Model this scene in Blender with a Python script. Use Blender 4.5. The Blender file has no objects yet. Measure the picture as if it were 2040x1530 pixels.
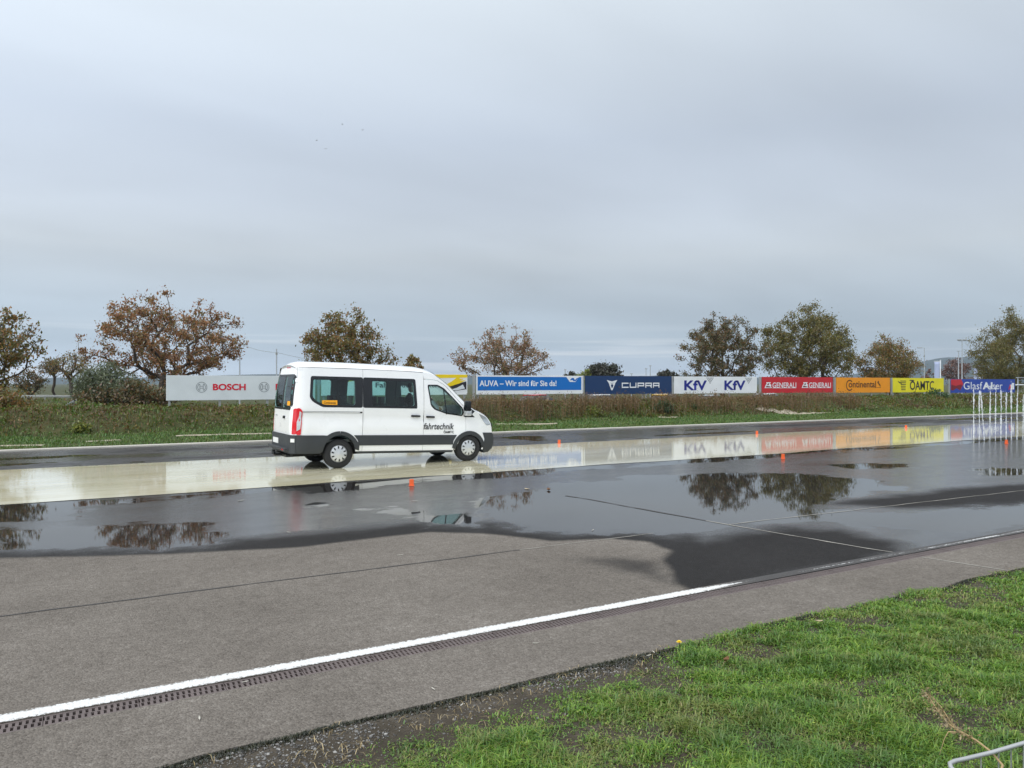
import bpy, bmesh, math, random
import numpy as np
from mathutils import Vector, Matrix, geometry, noise as mnoise

random.seed(7)
rng = np.random.default_rng(7)
scene = bpy.context.scene
C = scene.collection

# ------------------------------------------------------------------ camera, sky, sun, exposure
FPX, CX, HY, EYE = 1530.0, 1020.0, 763.0, 1.95      # photograph: focal px, centre, horizon row, eye height
YAW = math.radians(30.3)                              # track runs along +X, camera is turned to it
cam_d = bpy.data.cameras.new('camera')
cam_d.sensor_width = 36.0
cam_d.lens = FPX / 2040.0 * 36.0
cam_d.clip_start = 0.05
cam_d.clip_end = 20000.0
cam = bpy.data.objects.new('camera', cam_d)
C.objects.link(cam)
cam.location = (0, 0, EYE)
cam.rotation_euler = (math.radians(90) - math.atan(2 / FPX), 0, -YAW)
scene.camera = cam

SUN_EL, SUN_AZ = math.radians(46), math.radians(196)   # azimuth counter-clockwise from +X
sun_dir = Vector((math.cos(SUN_AZ) * math.cos(SUN_EL), math.sin(SUN_AZ) * math.cos(SUN_EL), math.sin(SUN_EL)))
sun_d = bpy.data.lights.new('sun', 'SUN')
sun_d.energy = 1.5
sun_d.angle = math.radians(40)
sun_d.color = (1.0, 0.97, 0.93)
sun = bpy.data.objects.new('sun', sun_d)
C.objects.link(sun)
sun.rotation_euler = sun_dir.to_track_quat('Z', 'Y').to_euler()

scene.view_settings.view_transform = 'Standard'
scene.view_settings.look = 'None'
scene.view_settings.exposure = 0.12
scene.view_settings.gamma = 1.0
scene.view_settings.use_curve_mapping = False
scene.cycles.max_bounces = 8
scene.cycles.transparent_max_bounces = 24
scene.cycles.use_denoising = True


class NT:
    """tiny helper to write node trees"""
    def __init__(s, tree):
        s.t = tree
        s.t.nodes.clear()

    def n(s, kind, **kw):
        nd = s.t.nodes.new(kind)
        for k, v in kw.items():
            if k.startswith('i_'):
                key = k[2:]
                key = int(key) if key.isdigit() else key.replace('_', ' ')
                s.put(nd.inputs[key], v)
            else:
                setattr(nd, k, v)
        return nd

    def put(s, sock, v):
        if isinstance(v, bpy.types.NodeSocket):
            s.t.links.new(v, sock)
        else:
            sock.default_value = v

    def math(s, op, a, b=0.0, c=None, clamp=False):
        nd = s.n('ShaderNodeMath', operation=op, use_clamp=clamp)
        s.put(nd.inputs[0], a)
        s.put(nd.inputs[1], b)
        if c is not None:
            s.put(nd.inputs[2], c)
        return nd.outputs[0]

    def mix(s, f, a, b, mode='MIX'):
        nd = s.n('ShaderNodeMix', data_type='RGBA', blend_type=mode)
        s.put(nd.inputs[0], f)
        s.put(nd.inputs[6], a)
        s.put(nd.inputs[7], b)
        return nd.outputs[2]

    def mixf(s, f, a, b):
        nd = s.n('ShaderNodeMix', data_type='FLOAT')
        s.put(nd.inputs[0], f)
        s.put(nd.inputs[2], a)
        s.put(nd.inputs[3], b)
        return nd.outputs[0]

    def ramp(s, f, stops, interp='LINEAR'):
        nd = s.n('ShaderNodeValToRGB')
        nd.color_ramp.interpolation = interp
        els = nd.color_ramp.elements
        while len(els) < len(stops):
            els.new(0.5)
        for e, (p, c) in zip(els, stops):
            e.position = p
            e.color = (*c, 1) if len(c) == 3 else c
        s.put(nd.inputs[0], f)
        return nd.outputs[0]

    def step(s, v, lo, hi):
        nd = s.n('ShaderNodeMapRange', interpolation_type='SMOOTHSTEP')
        s.put(nd.inputs[0], v)
        s.put(nd.inputs[1], lo)
        s.put(nd.inputs[2], hi)
        return nd.outputs[0]

    def noise(s, vec, scale, detail=4, rough=0.5, dist=0.0):
        nd = s.n('ShaderNodeTexNoise')
        if vec is not None:
            s.put(nd.inputs['Vector'], vec)
        nd.inputs['Scale'].default_value = scale
        nd.inputs['Detail'].default_value = detail
        nd.inputs['Roughness'].default_value = rough
        nd.inputs['Distortion'].default_value = dist
        return nd.outputs[0]

    def mapping(s, vec, scale=(1, 1, 1), rot=(0, 0, 0), loc=(0, 0, 0)):
        nd = s.n('ShaderNodeMapping')
        s.put(nd.inputs[0], vec)
        nd.inputs['Scale'].default_value = scale
        nd.inputs['Rotation'].default_value = rot
        nd.inputs['Location'].default_value = loc
        return nd.outputs[0]


def srgb(r, g, b):
    return tuple(((c / 255) / 12.92 if c <= 10 else ((c / 255 + .055) / 1.055) ** 2.4) for c in (r, g, b))


world = bpy.data.worlds.new('World')
scene.world = world
world.use_nodes = True
W = NT(world.node_tree)
tc = W.n('ShaderNodeTexCoord').outputs['Generated']
sep = W.n('ShaderNodeSeparateXYZ')
W.put(sep.inputs[0], tc)
dx, dy, dz = sep.outputs
zp = W.math('MAXIMUM', dz, 0.0)
den = W.math('ADD', zp, 0.16)
cmb = W.n('ShaderNodeCombineXYZ')
W.put(cmb.inputs[0], W.math('DIVIDE', dx, den))
W.put(cmb.inputs[1], W.math('DIVIDE', dy, den))
pl = W.mapping(cmb.outputs[0], scale=(0.62, 1.0, 1), rot=(0, 0, math.radians(-25)))
cl1 = W.noise(pl, 0.60, 3, 0.42, 0.5)
cl2 = W.noise(W.mapping(cmb.outputs[0], scale=(0.8, 1.4, 1), rot=(0, 0, math.radians(-12)), loc=(3, 1, 0)), 1.2, 4, 0.45, 0.3)
# overcast base: luminance by elevation
base = W.ramp(dz, [(0.0, srgb(192, 207, 221)), (0.018, srgb(190, 205, 220)), (0.05, srgb(177, 193, 207)),
                   (0.10, srgb(187, 200, 212)), (0.16, srgb(205, 214, 222)), (0.22, srgb(202, 212, 224)), (0.30, srgb(199, 210, 224)),
                   (0.45, srgb(216, 226, 235)), (0.75, srgb(240, 245, 250)), (1.0, srgb(248, 250, 253))])
amp = W.math('ADD', W.math('MULTIPLY', W.math('SUBTRACT', cl1, 0.5), 0.62), W.math('MULTIPLY', W.math('SUBTRACT', cl2, 0.5), 0.24))
fac = W.math('ADD', 1.0, amp)
# low bright streaks near the horizon
low = W.noise(W.mapping(tc, scale=(2.2, 2.2, 55)), 1.6, 3, 0.5)
lowm = W.math('MULTIPLY', W.step(low, 0.52, 0.70), W.math('MULTIPLY', W.step(dz, 0.085, 0.03), W.step(dz, -0.01, 0.012)))
lowm = W.math('MULTIPLY', lowm, 0.85)
col = W.mix(1.0, base, W.n('ShaderNodeCombineColor', i_0=fac, i_1=fac, i_2=fac).outputs[0], 'MULTIPLY')
col = W.mix(lowm, col, (*srgb(222, 229, 236), 1))
# thin, brighter cloud around the hidden sun
vd = W.n('ShaderNodeVectorMath', operation='DOT_PRODUCT')
W.put(vd.inputs[0], tc)
vd.inputs[1].default_value = sun_dir
glow = W.math('POWER', W.math('MAXIMUM', W.math('MULTIPLY_ADD', vd.outputs['Value'], 0.5, 0.5), 0.0), 2.2)
gl = W.math('MULTIPLY_ADD', glow, 1.15, 0.86)
col = W.mix(1.0, col, W.n('ShaderNodeCombineColor', i_0=gl, i_1=gl, i_2=gl).outputs[0], 'MULTIPLY')
sky = W.n('ShaderNodeTexSky', sky_type='NISHITA', sun_disc=False)
sky.sun_elevation = SUN_EL
sky.sun_rotation = math.radians(90) - SUN_AZ
bg_sky = W.n('ShaderNodeBackground', i_Strength=0.08)
W.put(bg_sky.inputs[0], sky.outputs[0])
bg_cl = W.n('ShaderNodeBackground', i_Strength=1.0)
W.put(bg_cl.inputs[0], col)
mixw = W.n('ShaderNodeMixShader')
mixw.inputs[0].default_value = 0.93
W.t.links.new(bg_sky.outputs[0], mixw.inputs[1])
W.t.links.new(bg_cl.outputs[0], mixw.inputs[2])
wo = W.n('ShaderNodeOutputWorld')
W.t.links.new(mixw.outputs[0], wo.inputs[0])

# ------------------------------------------------------------------ survey helpers (photo pixel -> place on a known surface)
_c, _s = math.cos(YAW), math.sin(YAW)


def ray(u, v):
    X = (u - CX) / FPX
    return (_c * X + _s, -_s * X + _c, -(v - HY) / FPX)


def gp(u, v, z=0.0):
    r = ray(u, v)
    t = (z - EYE) / r[2]
    return (t * r[0], t * r[1])


def on_n(u, v, n):
    r = ray(u, v)
    t = n / r[1]
    return (t * r[0], n, EYE + t * r[2])


# ------------------------------------------------------------------ mesh helpers
def link(o, parent=None):
    C.objects.link(o)
    if parent is not None:
        o.parent = parent
    return o


def tag(o, label=None, cat=None, group=None, kind=None):
    for k, v in (('label', label), ('category', cat), ('group', group), ('kind', kind)):
        if v:
            o[k] = v
    return o


def obj(name, me, mat=None, parent=None):
    if mat is not None:
        me.materials.clear()
        me.materials.append(mat)
    return link(bpy.data.objects.new(name, me), parent)


def empty(name, loc=(0, 0, 0), rz=0.0):
    o = bpy.data.objects.new(name, None)
    o.empty_display_size = 0.2
    o.location = loc
    o.rotation_euler = (0, 0, rz)
    return link(o)


def me_py(name, verts, faces, smooth=False, sharp=None):
    me = bpy.data.meshes.new(name)
    me.from_pydata([tuple(v) for v in verts], [], [tuple(f) for f in faces])
    me.update()
    if smooth:
        me.shade_smooth()
        if sharp:
            me.set_sharp_from_angle(angle=math.radians(sharp))
    return me


def me_np(name, verts, faces, smooth=False):
    """fast mesh from arrays; faces (M,k)"""
    verts = np.asarray(verts, np.float32)
    faces = np.asarray(faces, np.int32)
    me = bpy.data.meshes.new(name)
    me.vertices.add(len(verts))
    me.vertices.foreach_set('co', verts.ravel())
    k = faces.shape[1]
    me.loops.add(faces.size)
    me.loops.foreach_set('vertex_index', faces.ravel())
    me.polygons.add(len(faces))
    me.polygons.foreach_set('loop_start', np.arange(0, faces.size, k, dtype=np.int32))
    me.update(calc_edges=True)
    me.validate()
    if smooth:
        me.shade_smooth()
    return me


class MB:
    """collects simple shapes, then builds one mesh"""
    def __init__(s):
        s.v, s.f = [], []

    def add(s, v, f):
        b = len(s.v)
        s.v += [tuple(p) for p in v]
        s.f += [tuple(i + b for i in q) for q in f]
        return s

    def box(s, x0, x1, y0, y1, z0, z1):
        v = [(x, y, z) for x in (x0, x1) for y in (y0, y1) for z in (z0, z1)]
        return s.add(v, [(0, 1, 3, 2), (4, 6, 7, 5), (0, 4, 5, 1), (2, 3, 7, 6), (0, 2, 6, 4), (1, 5, 7, 3)])

    def tube(s, pts, radii, n=8, caps=True):
        pts = [Vector(p) for p in pts]
        if not hasattr(radii, '__len__'):
            radii = [radii] * len(pts)
        v, f = [], []
        up = Vector((0, 0, 1))
        pu = None
        for i, p in enumerate(pts):
            d = (pts[min(i + 1, len(pts) - 1)] - pts[max(i - 1, 0)])
            d = d.normalized() if d.length > 1e-9 else Vector((0, 0, 1))
            if pu is None:
                a = d.cross(up)
                if a.length < 1e-3:
                    a = d.cross(Vector((1, 0, 0)))
            else:
                a = pu - d * pu.dot(d)
                if a.length < 1e-4:
                    a = d.cross(Vector((1, 0, 0)))
            a.normalize()
            pu = a
            b = d.cross(a)
            for k in range(n):
                t = 2 * math.pi * k / n
                v.append(p + (a * math.cos(t) + b * math.sin(t)) * radii[i])
        for i in range(len(pts) - 1):
            for k in range(n):
                k2 = (k + 1) % n
                f.append((i * n + k, i * n + k2, (i + 1) * n + k2, (i + 1) * n + k))
        if caps:
            f.append(tuple(range(n - 1, -1, -1)))
            f.append(tuple((len(pts) - 1) * n + k for k in range(n)))
        return s.add(v, f)

    def lathe(s, prof, n=32, axis='Y'):
        """prof: list of (r, a) along axis"""
        v, f = [], []
        for r, a in prof:
            for k in range(n):
                t = 2 * math.pi * k / n
                if axis == 'Y':
                    v.append((r * math.cos(t), a, r * math.sin(t)))
                else:
                    v.append((r * math.cos(t), r * math.sin(t), a))
        for i in range(len(prof) - 1):
            for k in range(n):
                k2 = (k + 1) % n
                f.append((i * n + k, i * n + k2, (i + 1) * n + k2, (i + 1) * n + k))
        return s.add(v, f)

    def prism(s, poly, y0, y1):
        """poly in (x,z), extruded y0..y1"""
        n = len(poly)
        v = [(x, y0, z) for x, z in poly] + [(x, y1, z) for x, z in poly]
        f = [tuple(range(n)), tuple(range(2 * n - 1, n - 1, -1))]
        f += [(i, i + n, (i + 1) % n + n, (i + 1) % n) for i in range(n)]
        return s.add(v, f)

    def mesh(s, name, smooth=False, sharp=None, bevel=0.0, fix=True):
        me = me_py(name, s.v, s.f)
        bm = bmesh.new()
        bm.from_mesh(me)
        if fix:
            bmesh.ops.recalc_face_normals(bm, faces=bm.faces)
        if bevel:
            bmesh.ops.bevel(bm, geom=list(bm.edges), offset=bevel, segments=2, profile=0.6, affect='EDGES', clamp_overlap=True)
        bm.to_mesh(me)
        bm.free()
        if smooth:
            me.shade_smooth()
            if sharp:
                me.set_sharp_from_angle(angle=math.radians(sharp))
        return me

    def build(s, name, mat, parent=None, **kw):
        return obj(name, s.mesh(name, **kw), mat, parent)


# ------------------------------------------------------------------ materials
M = {}


def principled(name):
    m = bpy.data.materials.new(name)
    m.use_nodes = True
    t = NT(m.node_tree)
    out = t.n('ShaderNodeOutputMaterial')
    p = t.n('ShaderNodeBsdfPrincipled')
    t.t.links.new(p.outputs[0], out.inputs[0])
    M[name] = m
    return m, t, p, out


def simple(name, col, rough=0.5, metal=0.0, var=0.12, scale=6.0, coat=0.0, bump=0.0, bscale=60, spec=0.5):
    m, t, p, _ = principled(name)
    co = t.n('ShaderNodeTexCoord').outputs['Object']
    nz = t.noise(co, scale, 5, 0.6)
    f = t.math('MULTIPLY_ADD', t.math('SUBTRACT', nz, 0.5), 2 * var, 1.0)
    c = t.mix(1.0, (*col, 1), t.n('ShaderNodeCombineColor', i_0=f, i_1=f, i_2=f).outputs[0], 'MULTIPLY')
    t.put(p.inputs['Base Color'], c)
    t.put(p.inputs['Roughness'], t.math('MULTIPLY_ADD', t.math('SUBTRACT', nz, 0.5), 0.25 * rough, rough))
    p.inputs['Metallic'].default_value = metal
    p.inputs['Coat Weight'].default_value = coat
    p.inputs['Coat Roughness'].default_value = 0.05
    p.inputs['Specular IOR Level'].default_value = spec
    if bump:
        b = t.n('ShaderNodeBump', i_Strength=bump, i_Distance=0.01)
        t.put(b.inputs['Height'], t.noise(co, bscale, 4, 0.6))
        t.put(p.inputs['Normal'], b.outputs[0])
    return m


def asphalt_base(t, co):
    """dry asphalt colour and grain height (grains about 6-12 mm)"""
    big = t.noise(co, 0.55, 4, 0.6)
    mid = t.noise(co, 7.0, 4, 0.65)
    vor = t.n('ShaderNodeTexVoronoi', feature='F1')
    t.put(vor.inputs['Vector'], co)
    vor.inputs['Scale'].default_value = 75.0
    cell = t.n('ShaderNodeSeparateColor')
    t.put(cell.inputs[0], vor.outputs['Color'])
    grain = t.noise(co, 130.0, 3, 0.7)
    v = t.math('ADD', t.math('MULTIPLY', cell.outputs[0], 0.38), t.math('MULTIPLY_ADD', grain, 0.36, 0.12))
    v = t.math('ADD', v, t.math('MULTIPLY', t.math('SUBTRACT', mid, 0.5), 0.5))
    v = t.math('ADD', v, t.math('MULTIPLY', t.math('SUBTRACT', t.noise(co, 24.0, 3, 0.6), 0.5), 0.55))
    v = t.math('ADD', v, t.math('MULTIPLY', t.math('SUBTRACT', big, 0.5), 0.70))
    c = t.ramp(v, [(0.0, (0.080, 0.070, 0.060)), (0.32, (0.136, 0.121, 0.105)), (0.6, (0.182, 0.163, 0.142)),
                   (0.85, (0.245, 0.224, 0.199)), (1.0, (0.46, 0.43, 0.39))])
    h = t.math('ADD', t.math('MULTIPLY', vor.outputs['Distance'], -2.0), grain)
    return c, h, big, mid


def make_asphalt(name, attr=True, damp=0.0, film=0.0, puddle=0.0):
    m, t, p, _ = principled(name)
    co = t.n('ShaderNodeTexCoord').outputs['Object']
    c, h, big, mid = asphalt_base(t, co)
    edge = t.math('SUBTRACT', t.noise(co, 1.1, 6, 0.62), 0.5)
    edge2 = t.math('SUBTRACT', t.noise(t.mapping(co, scale=(0.35, 1.0, 1)), 1.6, 5, 0.55), 0.5)
    fine = t.math('SUBTRACT', t.noise(co, 60, 2, 0.5), 0.5)
    if attr:
        a = t.n('ShaderNodeAttribute', attribute_name='wet')
        s = t.n('ShaderNodeSeparateColor')
        t.put(s.inputs[0], a.outputs['Color'])
        R, G, B = s.outputs[0], s.outputs[1], s.outputs[2]
    else:
        R, G, B = damp, film, puddle
    def msk(v, k, k2, lo, hi):
        return t.step(t.math('ADD', t.math('ADD', v, t.math('MULTIPLY', edge, k)), t.math('MULTIPLY', t.math('ADD', fine, edge2), k2)), lo, hi)
    d = msk(R, 0.35, 0.12, 0.30, 0.68)
    f = msk(G, 0.55, 0.35, 0.25, 0.80)
    e3 = t.math('SUBTRACT', t.noise(t.mapping(co, scale=(0.8, 1.0, 1)), 3.2, 6, 0.7), 0.5)
    q = t.step(t.math('ADD', t.math('ADD', B, t.math('MULTIPLY', edge, 0.9)), t.math('ADD', t.math('MULTIPLY', e3, 0.5), t.math('MULTIPLY', edge2, 0.8))), 0.47, 0.60)
    dampc = t.mix(1.0, c, (0.13, 0.135, 0.15, 1), 'MULTIPLY')
    sheenc = t.mix(1.0, c, (0.30, 0.325, 0.37, 1), 'MULTIPLY')      # pale bluish sky sheen of the thin water film, put into the base colour
    t.put(p.inputs['Base Color'], t.mix(d, c, t.mix(t.math('MULTIPLY', f, t.math('SUBTRACT', 1.0, q)), dampc, sheenc)))
    r = t.mixf(d, 0.95, 0.62)
    r = t.mixf(t.math('MULTIPLY', f, d), r, t.math('MULTIPLY_ADD', t.math('SUBTRACT', edge2, 0.0), 0.30, 0.165))
    r = t.mixf(q, r, 0.012)
    t.put(p.inputs['Roughness'], r)
    t.put(p.inputs['Specular IOR Level'], t.mixf(t.math('MULTIPLY', f, d), t.mixf(d, 0.22, 0.12), 0.5))
    p.inputs['IOR'].default_value = 1.36
    bs = t.mixf(d, 1.0, 0.55)
    bs = t.mixf(f, bs, 0.09)
    bs = t.mixf(q, bs, 0.0)
    b = t.n('ShaderNodeBump', i_Distance=0.004)
    t.put(b.inputs['Strength'], bs)
    t.put(b.inputs['Height'], h)
    rip = t.noise(t.mapping(co, scale=(1.0, 2.2, 1)), 9.0, 3, 0.6)
    b2 = t.n('ShaderNodeBump', i_Distance=0.01, i_Strength=0.010)
    t.put(b2.inputs['Height'], rip)
    t.t.links.new(b.outputs[0], b2.inputs['Normal'])
    t.put(p.inputs['Normal'], b2.outputs[0])
    return m


make_asphalt('asphalt_wet')
make_asphalt('asphalt_dry', False, 0.0, 0.0, 0.0)


def make_cream():
    m, t, p, _ = principled('skid_resin')
    co = t.n('ShaderNodeTexCoord').outputs['Object']
    st = t.noise(t.mapping(co, scale=(0.18, 0.9, 1)), 1.3, 6, 0.65, 0.5)
    st2 = t.noise(t.mapping(co, scale=(0.35, 1.5, 1)), 2.4, 6, 0.65, 0.8)
    c = t.mix(t.step(st, 0.3, 0.72), (0.66, 0.61, 0.40, 1), (0.84, 0.81, 0.64, 1))
    c = t.mix(t.math('MULTIPLY', t.step(st2, 0.56, 0.74), 0.35), c, (0.36, 0.33, 0.22, 1))
    t.put(p.inputs['Base Color'], c)
    t.put(p.inputs['Roughness'], t.math('MULTIPLY_ADD', st2, 0.25, 0.10))
    p.inputs['IOR'].default_value = 1.33
    p.inputs['Coat Weight'].default_value = 1.0
    p.inputs['Specular IOR Level'].default_value = 0.2
    p.inputs['Coat IOR'].default_value = 1.33
    t.put(p.inputs['Coat Roughness'], t.math('MULTIPLY', t.step(st2, 0.50, 0.75), 0.06))
    rip = t.noise(t.mapping(co, scale=(0.7, 2.6, 1)), 5.0, 4, 0.6)
    b = t.n('ShaderNodeBump', i_Distance=0.01, i_Strength=0.05)
    t.put(b.inputs['Height'], rip)
    t.put(p.inputs['Coat Normal'], b.outputs[0])
    t.put(p.inputs['Normal'], b.outputs[0])


make_cream()


def make_paintline():
    m, t, p, _ = principled('line_paint')
    co = t.n('ShaderNodeTexCoord').outputs['Object']
    c, h, big, mid = asphalt_base(t, co)
    sp = t.n('ShaderNodeSeparateXYZ')
    t.put(sp.inputs[0], co)
    # distance to the stripe's own edges (stripe is y 5.275..5.405)
    e = t.math('SUBTRACT', 0.066, t.math('ABSOLUTE', t.math('SUBTRACT', sp.outputs[1], 5.340)))
    nz = t.noise(co, 42.0, 6, 0.75)
    nz2 = t.noise(t.mapping(co, scale=(0.5, 3, 1), loc=(4, 0, 0)), 1.3, 4, 0.6)
    far = t.step(sp.outputs[0], 4.9, 6.0)
    wear = t.math('ADD', t.math('MULTIPLY', e, 30.0), t.math('MULTIPLY', t.math('SUBTRACT', nz, 0.5), 5.0))
    wear = t.math('SUBTRACT', wear, t.math('MULTIPLY', far, t.math('MULTIPLY_ADD', nz2, 5.4, -0.9)))
    k = t.step(wear, 0.05, 0.45)
    white = t.mix(t.noise(co, 40, 4, 0.7), (0.52, 0.52, 0.51, 1), (0.78, 0.78, 0.77, 1))
    dark = t.mix(far, c, t.mix(1.0, c, (0.25, 0.25, 0.26, 1), 'MULTIPLY'))
    t.put(p.inputs['Base Color'], t.mix(k, dark, white))
    t.put(p.inputs['Roughness'], t.mixf(far, 0.8, 0.5))
    b = t.n('ShaderNodeBump', i_Strength=0.7, i_Distance=0.003)
    t.put(b.inputs['Height'], t.math('ADD', h, t.math('MULTIPLY', k, 0.8)))
    t.put(p.inputs['Normal'], b.outputs[0])


make_paintline()


def make_soil(name, stops, scale=4.0, fine=55.0, bump=0.8):
    m, t, p, _ = principled(name)
    co = t.n('ShaderNodeTexCoord').outputs['Object']
    a = t.noise(co, scale, 5, 0.65)
    b_ = t.noise(co, fine, 4, 0.7)
    v = t.math('ADD', t.math('MULTIPLY', a, 0.55), t.math('MULTIPLY', b_, 0.45))
    t.put(p.inputs['Base Color'], t.ramp(v, stops))
    p.inputs['Roughness'].default_value = 0.95
    p.inputs['Specular IOR Level'].default_value = 0.2
    b = t.n('ShaderNodeBump', i_Strength=bump, i_Distance=0.03)
    t.put(b.inputs['Height'], v)
    t.put(p.inputs['Normal'], b.outputs[0])
    return m


make_soil('verge_soil', [(0.25, (0.022, 0.019, 0.013)), (0.5, (0.062, 0.052, 0.038)), (0.66, (0.115, 0.10, 0.08)), (0.85, (0.20, 0.185, 0.16))], 3.0, 70.0)
make_soil('field', [(0.3, (0.025, 0.030, 0.010)), (0.5, (0.055, 0.062, 0.022)), (0.7, (0.10, 0.080, 0.04))], 0.35, 3.0, 0.3)
make_soil('bank_soil', [(0.3, (0.035, 0.038, 0.015)), (0.5, (0.06, 0.06, 0.025)), (0.7, (0.10, 0.085, 0.045))], 1.2, 12.0, 0.6)
make_soil('kerb_concrete', [(0.2, (0.32, 0.30, 0.26)), (0.5, (0.46, 0.44, 0.39)), (0.8, (0.58, 0.55, 0.49))], 1.5, 25.0, 0.3)
make_soil('pale_rubble', [(0.25, (0.18, 0.155, 0.11)), (0.5, (0.36, 0.32, 0.245)), (0.75, (0.52, 0.47, 0.38))], 3.0, 20.0, 0.9)


def foliage(name, cols, spread=0.12, trans=0.45, patch=0.0, pscale=0.8, pcol=(0.2, 0.15, 0.06), patch2=0.0, pcol2=(0.1, 0.2, 0.03), pscale2=0.8):
    """leaf material: colour picked per leaf from cols, some light passes through"""
    m = bpy.data.materials.new(name)
    m.use_nodes = True
    t = NT(m.node_tree)
    out = t.n('ShaderNodeOutputMaterial')
    g = t.n('ShaderNodeNewGeometry')
    rnd = g.outputs['Random Per Island']
    stops = [((i + 0.5) / len(cols), c) for i, c in enumerate(cols)]
    c = t.ramp(rnd, stops)
    f = t.math('MULTIPLY_ADD', t.math('FRACT', t.math('MULTIPLY', rnd, 37.0)), 0.7, 0.65)
    c = t.mix(1.0, c, t.n('ShaderNodeCombineColor', i_0=f, i_1=f, i_2=f).outputs[0], 'MULTIPLY')
    if patch:
        co = t.n('ShaderNodeTexCoord').outputs['Object']
        nz = t.math('ADD', t.noise(co, pscale, 5, 0.6), t.math('MULTIPLY', t.math('SUBTRACT', rnd, 0.5), 0.30))
        c = t.mix(t.math('MULTIPLY', t.step(nz, 0.47, 0.66), patch), c, (*pcol, 1))
        if patch2:
            nz = t.math('ADD', t.noise(t.mapping(co, loc=(31, 7, 3)), pscale2, 4, 0.6), t.math('MULTIPLY', t.math('SUBTRACT', t.math('FRACT', t.math('MULTIPLY', rnd, 17.0)), 0.5), 0.25))
            c = t.mix(t.math('MULTIPLY', t.step(nz, 0.50, 0.66), patch2), c, (*pcol2, 1))
    d = t.n('ShaderNodeBsdfDiffuse')
    tr = t.n('ShaderNodeBsdfTranslucent')
    t.put(d.inputs[0], c)
    t.put(tr.inputs[0], c)
    mx = t.n('ShaderNodeMixShader')
    mx.inputs[0].default_value = trans
    t.t.links.new(d.outputs[0], mx.inputs[1])
    t.t.links.new(tr.outputs[0], mx.inputs[2])
    gl = t.n('ShaderNodeBsdfGlossy', i_Roughness=0.45)
    gl.inputs[0].default_value = (0.9, 0.95, 1, 1)
    mx2 = t.n('ShaderNodeMixShader')
    mx2.inputs[0].default_value = 0.04
    t.t.links.new(mx.outputs[0], mx2.inputs[1])
    t.t.links.new(gl.outputs[0], mx2.inputs[2])
    t.t.links.new(mx2.outputs[0], out.inputs[0])
    M[name] = m
    return m


simple('bark', (0.075, 0.060, 0.048), 0.9, var=0.35, scale=12, bump=0.6)
simple('board_white', (0.80, 0.82, 0.83), 0.45, var=0.13, scale=1.6)
simple('board_grey', (0.66, 0.70, 0.71), 0.45, var=0.13, scale=1.6)
simple('board_blue', srgb(0, 108, 190), 0.42, var=0.13, scale=1.6)
simple('board_navy', srgb(16, 52, 96), 0.42, var=0.13, scale=1.6)
simple('board_red', srgb(196, 30, 42), 0.42, var=0.13, scale=1.6)
simple('board_orange', srgb(238, 150, 8), 0.42, var=0.13, scale=1.6)
simple('board_yellow', srgb(232, 218, 22), 0.42, var=0.13, scale=1.6)
simple('board_royal', srgb(24, 64, 160), 0.42, var=0.13, scale=1.6)
simple('ink_white', (0.80, 0.82, 0.84), 0.5, var=0.04)
simple('ink_black', (0.018, 0.018, 0.022), 0.5, var=0.1)
simple('ink_red', srgb(206, 20, 48), 0.5, var=0.05)
simple('ink_navy', srgb(20, 32, 130), 0.5, var=0.05)
simple('ink_grey', (0.07, 0.085, 0.10), 0.5, var=0.05)
simple('ink_blue', srgb(0, 100, 186), 0.5, var=0.05)
simple('ink_brown', srgb(96, 56, 8), 0.5, var=0.05)
simple('ink_yellow', srgb(240, 208, 14), 0.45, var=0.10, scale=3)
simple('ink_maroon', srgb(120, 14, 26), 0.5, var=0.1)
simple('galvanised', (0.45, 0.46, 0.46), 0.45, metal=0.6, var=0.15, scale=9)
simple('post_grey', (0.30, 0.31, 0.30), 0.7, var=0.2, scale=8)
simple('lamp_steel', (0.42, 0.45, 0.48), 0.55, metal=0.3, var=0.1)
simple('banner_cloth', (0.42, 0.48, 0.66), 0.8, var=0.1, scale=2)
simple('van_paint', (0.87, 0.875, 0.88), 0.28, var=0.015, scale=2, coat=0.6)
simple('van_plastic', (0.032, 0.036, 0.040), 0.62, var=0.15, scale=14, bump=0.15, bscale=300)
simple('van_black', (0.008, 0.009, 0.011), 0.25, var=0.1)
simple('van_gap', (0.01, 0.01, 0.01), 0.9, var=0.1)
simple('van_lining', (0.12, 0.135, 0.135), 0.9, var=0.1)
simple('seat_cloth', (0.028, 0.030, 0.034), 0.9, var=0.2, bump=0.2, bscale=200)
simple('rubber', (0.016, 0.016, 0.017), 0.78, var=0.2, scale=20)
simple('hub_silver', (0.62, 0.63, 0.64), 0.34, metal=0.55, var=0.06)
simple('lens_red', (0.62, 0.012, 0.02), 0.14, var=0.1, scale=25, coat=0.8)
simple('lens_clear', (0.50, 0.52, 0.54), 0.12, var=0.35, scale=40, coat=0.9)
simple('chrome_glass', (0.55, 0.58, 0.60), 0.10, metal=0.6, var=0.3, scale=18, coat=0.9)
simple('plate_white', (0.72, 0.73, 0.72), 0.5, var=0.05)
simple('sticker_orange', srgb(240, 168, 20), 0.4, var=0.04)
simple('skin', (0.45, 0.27, 0.19), 0.6, var=0.05)
simple('jacket', (0.02, 0.022, 0.03), 0.9, var=0.2, bump=0.3, bscale=40)
simple('stub_orange', (0.80, 0.13, 0.03), 0.5, var=0.15, scale=20)
simple('grate_iron', (0.135, 0.108, 0.102), 0.62, metal=0.25, var=0.35, scale=5, bump=0.4, bscale=120)
simple('trough_dark', (0.012, 0.011, 0.011), 0.9, var=0.3)
simple('joint_seal', (0.045, 0.042, 0.040), 0.7, var=0.5, scale=9, bump=0.4)
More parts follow.
